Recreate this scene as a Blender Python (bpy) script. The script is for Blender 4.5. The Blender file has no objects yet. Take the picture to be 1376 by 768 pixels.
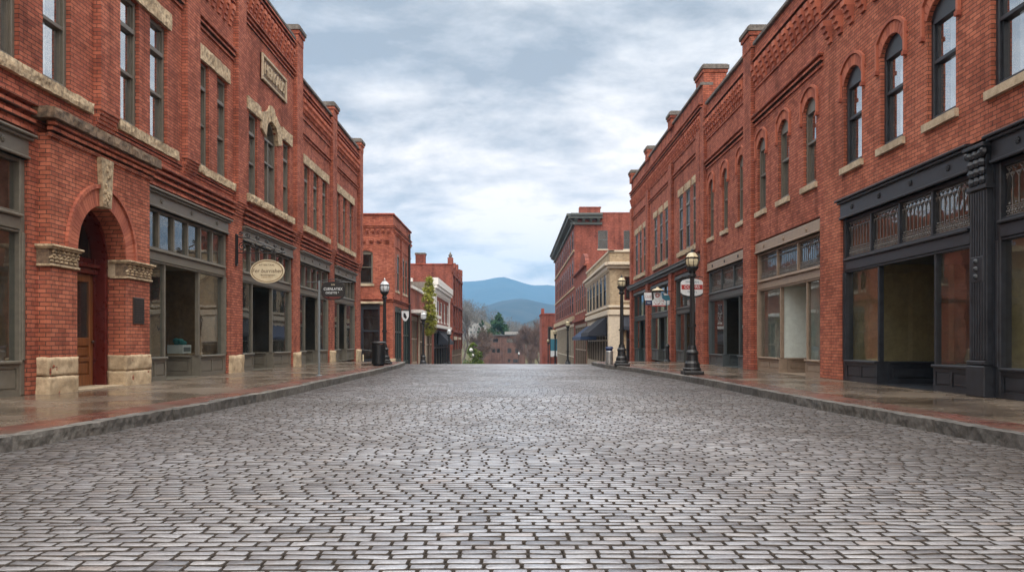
import bpy, bmesh, math, random
import numpy as np
from mathutils import Vector, Matrix, noise as mnoise

R = math.radians
rnd = random.Random(7)
scene = bpy.context.scene
col = scene.collection

# ------------------------------------------------------------------ camera
cam_d = bpy.data.cameras.new('camera')
cam = bpy.data.objects.new('camera', cam_d)
col.objects.link(cam)
cam.location = (0, 0, 1.0)
cam.rotation_euler = (R(90), 0, 0)
cam_d.sensor_width = 36
cam_d.lens = 28.78
cam_d.shift_x = -0.0029
cam_d.shift_y = 0.0545
cam_d.clip_end = 30000
scene.camera = cam

# ------------------------------------------------------------------ world, sun, exposure
SUN_EL, SUN_AZ = 56, 12
world = bpy.data.worlds.new('World')
scene.world = world
world.use_nodes = True
nt = world.node_tree
for n in list(nt.nodes):
    nt.nodes.remove(n)


def N(tree, kind, **kw):
    n = tree.nodes.new(kind)
    for k, v in kw.items():
        setattr(n, k, v)
    return n


def mathn(tree, op, a, b=None, c=None, clamp=False):
    n = tree.nodes.new('ShaderNodeMath')
    n.operation = op
    n.use_clamp = clamp
    for i, v in enumerate((a, b, c)):
        if v is None:
            continue
        if isinstance(v, (int, float)):
            n.inputs[i].default_value = v
        else:
            tree.links.new(v, n.inputs[i])
    return n.outputs[0]


def ramp(tree, fac, stops, interp='LINEAR'):
    n = tree.nodes.new('ShaderNodeValToRGB')
    n.color_ramp.interpolation = interp
    el = n.color_ramp.elements
    while len(el) < len(stops):
        el.new(0.5)
    for e, (p, c) in zip(el, stops):
        e.position = p
        e.color = (*c, 1) if len(c) == 3 else c
    if fac is not None:
        tree.links.new(fac, n.inputs[0])
    return n.outputs[0]


def mixc(tree, fac, a, b, mode='MIX'):
    n = tree.nodes.new('ShaderNodeMix')
    n.data_type = 'RGBA'
    n.blend_type = mode
    for sock, v in ((n.inputs[0], fac), (n.inputs[6], a), (n.inputs[7], b)):
        if isinstance(v, (int, float)):
            sock.default_value = v
        elif isinstance(v, tuple):
            sock.default_value = (*v, 1)
        else:
            tree.links.new(v, sock)
    return n.outputs[2]


sky = N(nt, 'ShaderNodeTexSky', sky_type='NISHITA', sun_disc=False)
sky.sun_elevation = R(SUN_EL)
sky.sun_rotation = R(180 + SUN_AZ)
sky.air_density = 1.2
sky.dust_density = 1.5
tc = N(nt, 'ShaderNodeTexCoord')
sep = N(nt, 'ShaderNodeSeparateXYZ')
nt.links.new(tc.outputs['Generated'], sep.inputs[0])
zc = mathn(nt, 'MAXIMUM', sep.outputs[2], 0.0)
den = mathn(nt, 'ADD', zc, 0.30)
px_ = mathn(nt, 'DIVIDE', sep.outputs[0], den)
py_ = mathn(nt, 'DIVIDE', sep.outputs[1], den)
comb = N(nt, 'ShaderNodeCombineXYZ')
nt.links.new(mathn(nt, 'MULTIPLY', px_, 0.75), comb.inputs[0])
nt.links.new(py_, comb.inputs[1])
comb.inputs[2].default_value = 3.7


def wnoise(scale, detail, rough, dist, off):
    mp = N(nt, 'ShaderNodeVectorMath', operation='ADD')
    nt.links.new(comb.outputs[0], mp.inputs[0])
    mp.inputs[1].default_value = off
    n = N(nt, 'ShaderNodeTexNoise')
    n.inputs['Scale'].default_value = scale
    n.inputs['Detail'].default_value = detail
    n.inputs['Roughness'].default_value = rough
    n.inputs['Distortion'].default_value = dist
    nt.links.new(mp.outputs[0], n.inputs['Vector'])
    return n.outputs[0]


n_big = wnoise(1.25, 4, 0.55, 0.3, (1.3, 2.1, 0))
n_mid = wnoise(4.4, 9, 0.60, 0.15, (4.3, 0.4, 2))
n_cov = wnoise(1.1, 6, 0.55, 0.3, (9.0, 5.0, 1))
tone = mathn(nt, 'ADD', mathn(nt, 'MULTIPLY_ADD', n_big, 0.95, 0.56 - 0.475), mathn(nt, 'MULTIPLY_ADD', n_mid, 1.15, -0.575))
# the cloud deck is thinner, so brighter, low over the far end of the valley
low = ramp(nt, zc, [(0.0, (0.05,) * 3), (0.10, (0.07,) * 3), (0.22, (0.03,) * 3), (0.40, (0.0,) * 3)])
tone = mathn(nt, 'ADD', tone, low)
cloud = ramp(nt, tone, [(0.40, (0.318, 0.338, 0.372)), (0.51, (0.450, 0.472, 0.505)), (0.61, (0.63, 0.650, 0.672)),
                        (0.74, (0.85, 0.86, 0.865))])
# overcast zenith and sky behind the viewer, brightened out of view to light facades
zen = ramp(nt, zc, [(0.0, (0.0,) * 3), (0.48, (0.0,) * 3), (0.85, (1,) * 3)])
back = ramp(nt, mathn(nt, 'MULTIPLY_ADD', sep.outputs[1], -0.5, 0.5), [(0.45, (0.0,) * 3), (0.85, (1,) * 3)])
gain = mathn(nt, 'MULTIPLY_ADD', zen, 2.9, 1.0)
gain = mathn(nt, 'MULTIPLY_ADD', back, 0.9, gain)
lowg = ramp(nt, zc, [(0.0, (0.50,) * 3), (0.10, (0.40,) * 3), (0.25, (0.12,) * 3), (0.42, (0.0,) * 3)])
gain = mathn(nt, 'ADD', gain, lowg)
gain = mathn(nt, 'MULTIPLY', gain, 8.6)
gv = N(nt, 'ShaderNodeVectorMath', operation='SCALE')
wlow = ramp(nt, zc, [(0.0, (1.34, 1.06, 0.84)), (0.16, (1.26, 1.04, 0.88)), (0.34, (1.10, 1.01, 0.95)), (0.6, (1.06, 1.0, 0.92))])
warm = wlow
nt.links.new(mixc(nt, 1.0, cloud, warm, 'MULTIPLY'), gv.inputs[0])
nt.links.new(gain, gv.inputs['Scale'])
cov = ramp(nt, n_cov, [(0.30, (0.86,) * 3), (0.48, (1,) * 3)])
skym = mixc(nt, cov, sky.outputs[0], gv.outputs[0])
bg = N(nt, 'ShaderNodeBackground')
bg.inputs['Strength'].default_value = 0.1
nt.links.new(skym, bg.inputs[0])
wo = N(nt, 'ShaderNodeOutputWorld')
nt.links.new(bg.outputs[0], wo.inputs[0])

sun_d = bpy.data.lights.new('sun', 'SUN')
sun_d.energy = 1.4
sun_d.angle = R(35)
sun_d.color = (1.0, 0.955, 0.90)
sun = bpy.data.objects.new('sun', sun_d)
col.objects.link(sun)
sun.rotation_euler = (R(90 - SUN_EL), 0, R(SUN_AZ))
sun.location = (0, -20, 40)

scene.view_settings.view_transform = 'Standard'
scene.view_settings.look = 'None'
scene.view_settings.exposure = 0.62
scene.view_settings.gamma = 1.0
scene.view_settings.use_curve_mapping = False
scene.render.engine = 'CYCLES'
cy = scene.cycles
cy.use_denoising = True
cy.max_bounces = 7
cy.diffuse_bounces = 3
cy.glossy_bounces = 3
cy.transmission_bounces = 3
cy.transparent_max_bounces = 10
cy.volume_bounces = 0
cy.caustics_reflective = False
cy.caustics_refractive = False
cy.sample_clamp_indirect = 4.0
cy.use_adaptive_sampling = True
cy.adaptive_threshold = 0.005

# ------------------------------------------------------------------ materials


def mat_new(name):
    m = bpy.data.materials.new(name)
    m.use_nodes = True
    t = m.node_tree
    b = t.nodes['Principled BSDF']
    return m, t, b


def pos_uv(t, k=1.0, dz=0.0):
    """metric wall coordinates: run along the wall, height"""
    g = N(t, 'ShaderNodeNewGeometry')
    s = N(t, 'ShaderNodeSeparateXYZ')
    t.links.new(g.outputs['Position'], s.inputs[0])
    c = N(t, 'ShaderNodeCombineXYZ')
    t.links.new(mathn(t, 'ADD', s.outputs[0], s.outputs[1]), c.inputs[0])
    t.links.new(s.outputs[2], c.inputs[1])
    return c.outputs[0], g.outputs['Position'], s


def noise_tex(t, vec, scale, detail=4, rough=0.55, dist=0.0):
    n = N(t, 'ShaderNodeTexNoise')
    n.inputs['Scale'].default_value = scale
    n.inputs['Detail'].default_value = detail
    n.inputs['Roughness'].default_value = rough
    n.inputs['Distortion'].default_value = dist
    if vec is not None:
        t.links.new(vec, n.inputs['Vector'])
    return n.outputs[0]


def set_bump(t, b, h, dist, strength=1.0, normal=None):
    bp = N(t, 'ShaderNodeBump')
    bp.inputs['Distance'].default_value = dist
    bp.inputs['Strength'].default_value = strength
    t.links.new(h, bp.inputs['Height'])
    t.links.new(bp.outputs[0], b.inputs['Normal'])


def m_brick(name, c1, c2, mortar, c3=None, soot=0.75, row=0.0725, wid=0.215, squash=0.0):
    m, t, b = mat_new(name)
    uv, pos, s = pos_uv(t)
    br = N(t, 'ShaderNodeTexBrick')
    br.offset = 0.5
    br.inputs['Scale'].default_value = 1.0
    br.inputs['Brick Width'].default_value = wid
    br.inputs['Row Height'].default_value = row
    br.inputs['Mortar Size'].default_value = 0.0075
    br.inputs['Mortar Smooth'].default_value = 0.25
    br.inputs['Bias'].default_value = -0.1
    # slight waviness of the courses
    wob = noise_tex(t, pos, 3.0, 2)
    wv = N(t, 'ShaderNodeVectorMath', operation='MULTIPLY_ADD')
    cw = N(t, 'ShaderNodeCombineXYZ')
    t.links.new(wob, cw.inputs[0]); t.links.new(wob, cw.inputs[1])
    t.links.new(cw.outputs[0], wv.inputs[0])
    wv.inputs[1].default_value = (0.03, 0.012, 0)
    t.links.new(uv, wv.inputs[2])
    t.links.new(wv.outputs[0], br.inputs['Vector'])
    br.inputs['Color1'].default_value = (*c1, 1)
    br.inputs['Color2'].default_value = (*c2, 1)
    br.inputs['Mortar'].default_value = (*mortar, 1)
    big = noise_tex(t, pos, 0.55, 5, 0.6)
    mid = noise_tex(t, pos, 5.0, 6, 0.65)
    fine = noise_tex(t, pos, 60.0, 3, 0.6)
    k1 = ramp(t, big, [(0.32, (0.60, 0.56, 0.55)), (0.50, (1, 1, 1)), (0.70, (1.10, 1.18, 1.22))])
    k2 = ramp(t, mid, [(0.30, (0.58, 0.54, 0.54)), (0.48, (1, 1, 1)), (0.70, (1.16, 1.20, 1.28))])
    k3 = ramp(t, fine, [(0.25, (0.78,) * 3), (0.7, (1.15,) * 3)])
    # rain streaks down the face
    sv = N(t, 'ShaderNodeVectorMath', operation='MULTIPLY')
    t.links.new(pos, sv.inputs[0])
    sv.inputs[1].default_value = (2.6, 2.6, 0.16)
    stk = ramp(t, noise_tex(t, sv.outputs[0], 1.0, 5, 0.6), [(0.36, (0.62, 0.58, 0.58)), (0.5, (1, 1, 1))])
    c = mixc(t, 0.85, br.outputs[0], k1, 'MULTIPLY')
    c = mixc(t, 0.75, c, k2, 'MULTIPLY')
    c = mixc(t, 0.8, c, k3, 'MULTIPLY')
    c = mixc(t, soot, c, stk, 'MULTIPLY')
    # pale bloom of lime in patches
    eff = ramp(t, noise_tex(t, pos, 1.3, 8, 0.72), [(0.63, (0,) * 3), (0.78, (0.30,) * 3)])
    c = mixc(t, eff, c, (0.42, 0.30, 0.26))
    t.links.new(c, b.inputs['Base Color'])
    b.inputs['Roughness'].default_value = 0.88
    b.inputs['Specular IOR Level'].default_value = 0.25
    h = mathn(t, 'MULTIPLY_ADD', br.outputs['Fac'], -1.0, mathn(t, 'MULTIPLY', mathn(t, 'ADD', fine, mid), 0.45))
    set_bump(t, b, h, 0.006, 0.9)
    return m


def m_brickplain(name, lo, hi):
    m, t, b = mat_new(name)
    g = N(t, 'ShaderNodeNewGeometry')
    c = ramp(t, g.outputs['Random Per Island'], [(0, lo), (0.5, tuple((a + d) / 2 for a, d in zip(lo, hi))), (1, hi)])
    f = noise_tex(t, g.outputs['Position'], 50, 4, 0.65)
    c = mixc(t, 0.8, c, ramp(t, f, [(0.25, (0.7,) * 3), (0.7, (1.15,) * 3)]), 'MULTIPLY')
    t.links.new(c, b.inputs['Base Color'])
    b.inputs['Roughness'].default_value = 0.88
    set_bump(t, b, f, 0.004, 0.8)
    return m


def m_stone(name, c, dark, rough=0.85, sc=9.0, bump=0.012, vary=False):
    m, t, b = mat_new(name)
    g = N(t, 'ShaderNodeNewGeometry')
    p = g.outputs['Position']
    a = noise_tex(t, p, sc, 8, 0.7)
    st = noise_tex(t, p, 1.7, 6, 0.65)
    cc = mixc(t, ramp(t, a, [(0.33, (1,) * 3), (0.60, (0,) * 3)]), c, dark)
    cc = mixc(t, 0.7, cc, ramp(t, st, [(0.34, (0.50, 0.47, 0.43)), (0.56, (1,) * 3)]), 'MULTIPLY')
    cc = mixc(t, 0.5, cc, ramp(t, noise_tex(t, p, 90, 2, 0.5), [(0.3, (0.6,) * 3), (0.65, (1.25,) * 3)]), 'MULTIPLY')
    if vary:
        cc = mixc(t, 1.0, cc, ramp(t, g.outputs['Random Per Island'], [(0, (0.68, 0.68, 0.70)), (1, (1.25, 1.22, 1.18))]), 'MULTIPLY')
    t.links.new(cc, b.inputs['Base Color'])
    b.inputs['Roughness'].default_value = rough
    set_bump(t, b, a, bump, 0.8)
    return m


def m_paint(name, c, rough=0.45, wear=0.25, metallic=0.0, coat=0.0):
    m, t, b = mat_new(name)
    g = N(t, 'ShaderNodeNewGeometry')
    p = g.outputs['Position']
    a = noise_tex(t, p, 7.0, 6, 0.65)
    f = noise_tex(t, p, 55.0, 3, 0.6)
    cc = mixc(t, 1.0, (c[0], c[1], c[2]), ramp(t, a, [(0.30, (1 - wear,) * 3), (0.6, (1.0,) * 3), (0.8, (1 + wear * 0.6,) * 3)]), 'MULTIPLY')
    t.links.new(cc, b.inputs['Base Color'])
    t.links.new(mathn(t, 'MULTIPLY_ADD', a, 0.35, rough - 0.17), b.inputs['Roughness'])
    b.inputs['Metallic'].default_value = metallic
    set_bump(t, b, mathn(t, 'ADD', a, mathn(t, 'MULTIPLY', f, 0.4)), 0.002, 0.5)
    return m


def m_wood(name, c1, c2, rough=0.35):
    m, t, b = mat_new(name)
    g = N(t, 'ShaderNodeNewGeometry')
    v = N(t, 'ShaderNodeVectorMath', operation='MULTIPLY')
    t.links.new(g.outputs['Position'], v.inputs[0])
    v.inputs[1].default_value = (28, 28, 2.0)
    a = noise_tex(t, v.outputs[0], 1.0, 6, 0.6, 0.6)
    t.links.new(ramp(t, a, [(0.3, c1), (0.7, c2)]), b.inputs['Base Color'])
    b.inputs['Roughness'].default_value = rough
    set_bump(t, b, a, 0.002, 0.4)
    return m


def m_glass(name, refl=0.12, tint=(0.75, 0.80, 0.80), wav=0.0015, rough=0.0, gain=1.0):
    """window glass seen from a street: part mirror, part view of the room behind"""
    m = bpy.data.materials.new(name)
    m.use_nodes = True
    t = m.node_tree
    for n in list(t.nodes):
        t.nodes.remove(n)
    out = N(t, 'ShaderNodeOutputMaterial')
    tr = N(t, 'ShaderNodeBsdfTransparent')
    tr.inputs[0].default_value = (*tint, 1)
    gl = N(t, 'ShaderNodeBsdfGlossy')
    gl.inputs['Roughness'].default_value = rough
    gl.inputs[0].default_value = (0.92, 0.95, 0.97, 1)
    g = N(t, 'ShaderNodeNewGeometry')
    dt = N(t, 'ShaderNodeVectorMath', operation='DOT_PRODUCT')
    t.links.new(g.outputs['Normal'], dt.inputs[0])
    t.links.new(g.outputs['Incoming'], dt.inputs[1])
    c1 = mathn(t, 'SUBTRACT', 1.0, mathn(t, 'ABSOLUTE', dt.outputs['Value']))
    fres = mathn(t, 'MULTIPLY_ADD', mathn(t, 'POWER', c1, 5.0), 0.92, 0.08)   # two faces of the pane
    if wav:
        nz = noise_tex(t, g.outputs['Position'], 1.6, 3, 0.5)
        bp = N(t, 'ShaderNodeBump')
        bp.inputs['Distance'].default_value = wav
        bp.inputs['Strength'].default_value = 1.0
        t.links.new(nz, bp.inputs['Height'])
        t.links.new(bp.outputs[0], gl.inputs['Normal'])
    fac = mathn(t, 'MULTIPLY_ADD', fres, gain, refl, clamp=True)
    mx = N(t, 'ShaderNodeMixShader')
    t.links.new(fac, mx.inputs[0])
    t.links.new(tr.outputs[0], mx.inputs[1])
    t.links.new(gl.outputs[0], mx.inputs[2])
    # dust film
    df = N(t, 'ShaderNodeBsdfDiffuse')
    df.inputs[0].default_value = (0.35, 0.34, 0.31, 1)
    mx2 = N(t, 'ShaderNodeMixShader')
    t.links.new(ramp(t, noise_tex(t, g.outputs['Position'], 2.2, 6, 0.65), [(0.42, (0.012,) * 3), (0.72, (0.10,) * 3)]), mx2.inputs[0])
    t.links.new(mx.outputs[0], mx2.inputs[1])
    t.links.new(df.outputs[0], mx2.inputs[2])
    t.links.new(mx2.outputs[0], out.inputs[0])
    return m


M = {}
M['brick'] = m_brick('brick_red', (0.455, 0.140, 0.082), (0.27, 0.070, 0.044), (0.092, 0.050, 0.038))
M['brick_orange'] = m_brick('brick_orange', (0.485, 0.155, 0.088), (0.30, 0.084, 0.050), (0.100, 0.056, 0.042))
M['brick_dark'] = m_brick('brick_dark', (0.38, 0.082, 0.045), (0.28, 0.058, 0.036), (0.16, 0.085, 0.065))
M['brick_far'] = m_brick('brick_far', (0.32, 0.090, 0.058), (0.19, 0.050, 0.034), (0.11, 0.062, 0.048))
M['brick_buff'] = m_brick('brick_buff', (0.43, 0.325, 0.205), (0.30, 0.22, 0.135), (0.30, 0.25, 0.18))
M['brick_valley'] = m_brick('brick_valley', (0.165, 0.088, 0.068), (0.115, 0.062, 0.050), (0.11, 0.075, 0.062))
M['brick_inner'] = m_brick('brick_inner', (0.20, 0.105, 0.055), (0.13, 0.07, 0.04), (0.10, 0.07, 0.05))
M['voussoir'] = m_brickplain('voussoir_brick', (0.28, 0.074, 0.044), (0.47, 0.145, 0.083))
M['stone'] = m_stone('sandstone', (0.60, 0.465, 0.300), (0.17, 0.125, 0.078), sc=11)
M['stone_base'] = m_stone('rusticated_sandstone', (0.56, 0.43, 0.28), (0.34, 0.255, 0.16), sc=6)
M['stone_dark'] = m_stone('weathered_shade_stone', (0.24, 0.165, 0.105), (0.06, 0.042, 0.030))  # weathered stone, and painted shade behind capital carving and tablet letters
M['stone_smooth'] = m_stone('dressed_stone', (0.52, 0.42, 0.295), (0.38, 0.30, 0.20), bump=0.004)
M['coping'] = m_stone('coping_stone', (0.17, 0.155, 0.14), (0.07, 0.06, 0.055))
M['granite'] = m_stone('granite_kerb', (0.155, 0.148, 0.138), (0.040, 0.038, 0.032), rough=0.7, sc=9, bump=0.014, vary=True)
M['olive'] = m_paint('olive_grey_paint', (0.150, 0.136, 0.108), 0.42)
M['olive_win'] = m_paint('olive_window_paint', (0.135, 0.118, 0.092), 0.45)
M['black'] = m_paint('black_paint', (0.022, 0.025, 0.032), 0.42, 0.65)
M['iron'] = m_paint('black_iron', (0.012, 0.012, 0.013), 0.42, 0.4)
M['taupe'] = m_paint('taupe_paint', (0.30, 0.225, 0.165), 0.5)
M['slate'] = m_paint('slate_paint', (0.075, 0.088, 0.092), 0.45)
M['greygreen'] = m_paint('grey_green_paint', (0.085, 0.090, 0.085), 0.5)
M['darkgreen'] = m_paint('dark_green_paint', (0.035, 0.052, 0.048), 0.5)
M['cream'] = m_paint('cream_paint', (0.55, 0.47, 0.36), 0.6)
M['house_white'] = m_paint('old_white_boards', (0.42, 0.41, 0.39), 0.7)
M['white'] = m_paint('white_paint', (0.72, 0.70, 0.66), 0.6)
M['oxblood'] = m_paint('oxblood_paint', (0.095, 0.013, 0.010), 0.3)
M['wood'] = m_wood('varnished_wood', (0.10, 0.035, 0.012), (0.24, 0.09, 0.032))
M['lead'] = m_paint('lead_came', (0.20, 0.185, 0.17), 0.5, 0.5)
M['curtain'] = m_paint('curtain_cloth', (0.82, 0.83, 0.85), 0.9, 0.12)
M['blind'] = m_paint('dark_blind', (0.14, 0.14, 0.14), 0.9, 0.2)
M['inner_dark'] = m_paint('dark_interior', (0.075, 0.058, 0.045), 0.9, 0.3)
M['inner_brown'] = m_paint('brown_interior', (0.30, 0.175, 0.085), 0.9, 0.4)
M['inner_olive'] = m_paint('ochre_interior', (0.55, 0.42, 0.21), 0.9, 0.3)
M['inner_pale'] = m_paint('pale_interior', (0.66, 0.73, 0.69), 0.9, 0.15)
M['roof'] = m_paint('roof_felt', (0.10, 0.10, 0.10), 0.9)
M['bronze'] = m_paint('bronze_plate', (0.10, 0.082, 0.072), 0.4, 0.4, 0.6)
M['awning'] = m_paint('black_canvas', (0.022, 0.024, 0.034), 0.85)
M['awning_blue'] = m_paint('navy_canvas', (0.030, 0.050, 0.105), 0.85)
M['sign_cream'] = m_paint('cream_signboard', (0.62, 0.53, 0.36), 0.5, 0.15)
M['sign_white'] = m_paint('white_signboard', (0.72, 0.75, 0.76), 0.5, 0.2)
M['sign_brown'] = m_paint('brown_lettering', (0.10, 0.055, 0.03), 0.6)
M['sign_gold'] = m_paint('ochre_rim', (0.33, 0.17, 0.055), 0.5)
M['sign_black'] = m_paint('black_signboard', (0.012, 0.009, 0.008), 0.75)
M['sign_red'] = m_paint('red_signpaint', (0.42, 0.035, 0.03), 0.5)
M['sign_teal'] = m_paint('teal_signpaint', (0.035, 0.17, 0.24), 0.5)
M['sign_navy'] = m_paint('navy_signpaint', (0.02, 0.035, 0.10), 0.5)
M['teal_cloth'] = m_paint('teal_cloth', (0.03, 0.20, 0.20), 0.9)
M['steel'] = m_paint('brushed_steel', (0.42, 0.42, 0.41), 0.38, 0.2, 0.8)
M['galv'] = m_paint('galvanised_pole', (0.15, 0.17, 0.18), 0.5, 0.2)
M['copper'] = m_paint('green_grey_cornice', (0.075, 0.088, 0.085), 0.6)
M['glass'] = m_glass('shop_glass', 0.055, (0.68, 0.73, 0.71), gain=0.95)
M['glass_up'] = m_glass('sash_glass', 0.42, (0.85, 0.88, 0.90), wav=0.002)
M['glass_far'] = m_glass('far_glass', 0.04, (0.5, 0.52, 0.52), wav=0.002, gain=0.22)
M['glass_lead'] = m_glass('leaded_glass', 0.10, (0.50, 0.40, 0.37), wav=0.012, rough=0.05, gain=1.0)


def m_lampglass(name, c):
    m, t, b = mat_new(name)
    b.inputs['Base Color'].default_value = (*c, 1)
    b.inputs['Roughness'].default_value = 0.25
    b.inputs['Transmission Weight'].default_value = 0.35
    b.inputs['Subsurface Weight'].default_value = 0.0
    return m


M['globe_warm'] = m_lampglass('amber_lamp_glass', (0.74, 0.64, 0.42))
M['globe_white'] = m_lampglass('white_lamp_glass', (0.80, 0.84, 0.87))


def m_leaf(name, c1, c2):
    m, t, b = mat_new(name)
    g = N(t, 'ShaderNodeNewGeometry')
    c = ramp(t, g.outputs['Random Per Island'], [(0, c1), (1, c2)])
    t.links.new(c, b.inputs['Base Color'])
    b.inputs['Roughness'].default_value = 0.7
    b.inputs['Specular IOR Level'].default_value = 0.2
    return m


M['leaf_spring'] = m_leaf('spring_leaf', (0.15, 0.17, 0.025), (0.38, 0.37, 0.07))
M['leaf_bush'] = m_leaf('bush_leaf', (0.045, 0.09, 0.015), (0.16, 0.20, 0.03))
M['leaf_pine'] = m_leaf('evergreen_leaf', (0.018, 0.05, 0.022), (0.055, 0.11, 0.045))
M['twig'] = m_leaf('bare_twig', (0.085, 0.058, 0.045), (0.17, 0.120, 0.098))
M['twig_red'] = m_leaf('reddish_twig', (0.115, 0.078, 0.066), (0.21, 0.148, 0.128))
M['twig_grey'] = m_leaf('grey_twig', (0.085, 0.078, 0.070), (0.16, 0.145, 0.13))
M['bark'] = m_stone('bark', (0.14, 0.10, 0.078), (0.07, 0.05, 0.04), sc=20)
M['flower'] = m_paint('white_blossom', (0.75, 0.74, 0.74), 0.8)

# cobbles: granite setts worn smooth, damp
m, t, b = mat_new('granite_sett')
g = N(t, 'ShaderNodeNewGeometry')
P_ = g.outputs['Position']
rc = ramp(t, g.outputs['Random Per Island'], [(0, (0.128, 0.129, 0.138)), (0.25, (0.205, 0.207, 0.218)), (0.5, (0.255, 0.257, 0.268)),
                                              (0.82, (0.225, 0.222, 0.226)), (0.95, (0.305, 0.305, 0.310)), (1, (0.220, 0.195, 0.182))])
rc = mixc(t, 0.9, rc, ramp(t, noise_tex(t, P_, 55, 5, 0.65), [(0.25, (0.62,) * 3), (0.7, (1.22,) * 3)]), 'MULTIPLY')
rc = mixc(t, 0.85, rc, ramp(t, noise_tex(t, P_, 0.55, 6, 0.62), [(0.33, (0.60, 0.56, 0.53)), (0.55, (1, 1, 1)), (0.75, (1.12, 1.13, 1.16))]), 'MULTIPLY')
sp = N(t, 'ShaderNodeSeparateXYZ')
t.links.new(P_, sp.inputs[0])
# middle of the carriageway paler and smoother, darker and browner towards the kerbs
ax = mathn(t, 'ABSOLUTE', mathn(t, 'ADD', sp.outputs[0], mathn(t, 'MULTIPLY', mathn(t, 'SUBTRACT', noise_tex(t, P_, 0.35, 4), 0.5), 3.0)))
axr = mathn(t, 'DIVIDE', ax, 5.0)
rc = mixc(t, 1.0, rc, ramp(t, axr, [(0.08, (1.26, 1.30, 1.38)), (0.36, (0.96, 0.95, 0.96)), (0.80, (0.40, 0.372, 0.355))]), 'MULTIPLY')
t.links.new(rc, b.inputs['Base Color'])
wet = noise_tex(t, P_, 0.8, 5, 0.6)
rr = mathn(t, 'ADD', mathn(t, 'MULTIPLY_ADD', wet, -0.42, 0.53), mathn(t, 'MULTIPLY', axr, 0.20))
t.links.new(rr, b.inputs['Roughness'])
b.inputs['Specular IOR Level'].default_value = 0.6
set_bump(t, b, mathn(t, 'ADD', noise_tex(t, P_, 38, 5, 0.6), mathn(t, 'MULTIPLY', noise_tex(t, P_, 130, 3, 0.6), 0.35)), 0.006, 0.8)
M['sett'] = m

m, t, b = mat_new('joint_grit')
g = N(t, 'ShaderNodeNewGeometry')
t.links.new(ramp(t, noise_tex(t, g.outputs['Position'], 30, 5, 0.7), [(0.3, (0.022, 0.018, 0.015)), (0.6, (0.050, 0.038, 0.030)), (0.8, (0.10, 0.07, 0.048))]), b.inputs['Base Color'])
b.inputs['Roughness'].default_value = 0.8
set_bump(t, b, noise_tex(t, g.outputs['Position'], 120, 3), 0.01, 0.8)
M['grit'] = m


def m_pave(name):
    m, t, b = mat_new(name)
    g = N(t, 'ShaderNodeNewGeometry')
    p = g.outputs['Position']
    br = N(t, 'ShaderNodeTexBrick')
    br.offset = 0.0
    br.inputs['Scale'].default_value = 1.0
    br.inputs['Brick Width'].default_value = 1.25
    br.inputs['Row Height'].default_value = 1.5
    br.inputs['Mortar Size'].default_value = 0.012
    br.inputs['Mortar Smooth'].default_value = 0.3
    br.inputs['Color1'].default_value = (0.205, 0.162, 0.125, 1)
    br.inputs['Color2'].default_value = (0.145, 0.113, 0.087, 1)
    br.inputs['Mortar'].default_value = (0.035, 0.028, 0.022, 1)
    t.links.new(p, br.inputs['Vector'])
    st = noise_tex(t, p, 0.9, 7, 0.65)
    st2 = noise_tex(t, p, 7.0, 6, 0.65)
    wetn = noise_tex(t, p, 0.62, 5, 0.6, 0.4)
    wet = ramp(t, wetn, [(0.38, (0,) * 3), (0.62, (1,) * 3)])
    c = mixc(t, 0.8, br.outputs[0], ramp(t, st, [(0.3, (0.74, 0.72, 0.69)), (0.6, (1.08, 1.08, 1.06))]), 'MULTIPLY')
    c = mixc(t, 0.7, c, ramp(t, st2, [(0.3, (0.72,) * 3), (0.65, (1.1,) * 3)]), 'MULTIPLY')
    c = mixc(t, wet, c, mixc(t, 1.0, c, (0.62, 0.59, 0.56), 'MULTIPLY'))
    t.links.new(c, b.inputs['Base Color'])
    t.links.new(mathn(t, 'ADD', mathn(t, 'MULTIPLY_ADD', wet, -0.24, 0.28), mathn(t, 'MULTIPLY', st2, 0.12)), b.inputs['Roughness'])
    b.inputs['Specular IOR Level'].default_value = 0.6
    set_bump(t, b, mathn(t, 'MULTIPLY_ADD', br.outputs['Fac'], -1.0, mathn(t, 'MULTIPLY', noise_tex(t, p, 45, 4), 0.25)), 0.005, 0.6)
    return m


M['pave'] = m_pave('flagstone_paving')


def m_pavebrick(name):
    m, t, b = mat_new(name)
    g = N(t, 'ShaderNodeNewGeometry')
    p = g.outputs['Position']
    br = N(t, 'ShaderNodeTexBrick')
    br.inputs['Scale'].default_value = 1.0
    br.inputs['Brick Width'].default_value = 0.21
    br.inputs['Row Height'].default_value = 0.105
    br.inputs['Mortar Size'].default_value = 0.006
    br.inputs['Color1'].default_value = (0.19, 0.066, 0.048, 1)
    br.inputs['Color2'].default_value = (0.105, 0.040, 0.032, 1)
    br.inputs['Mortar'].default_value = (0.07, 0.045, 0.035, 1)
    t.links.new(p, br.inputs['Vector'])
    st = noise_tex(t, p, 1.6, 6, 0.65)
    c = mixc(t, 0.9, br.outputs[0], ramp(t, st, [(0.3, (0.45, 0.45, 0.45)), (0.6, (1.1, 1.1, 1.1))]), 'MULTIPLY')
    c = mixc(t, ramp(t, noise_tex(t, p, 2.3, 7, 0.7), [(0.42, (0.0,) * 3), (0.60, (0.8,) * 3)]), c, (0.12, 0.088, 0.068))
    t.links.new(c, b.inputs['Base Color'])
    t.links.new(mathn(t, 'MULTIPLY_ADD', noise_tex(t, p, 0.9, 4), -0.6, 0.58), b.inputs['Roughness'])
    set_bump(t, b, mathn(t, 'MULTIPLY', br.outputs['Fac'], -1.0), 0.004, 0.6)
    return m


M['pavebrick'] = m_pavebrick('brick_paving')
M['asphalt'] = m_paint('asphalt', (0.06, 0.058, 0.056), 0.7)


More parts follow.
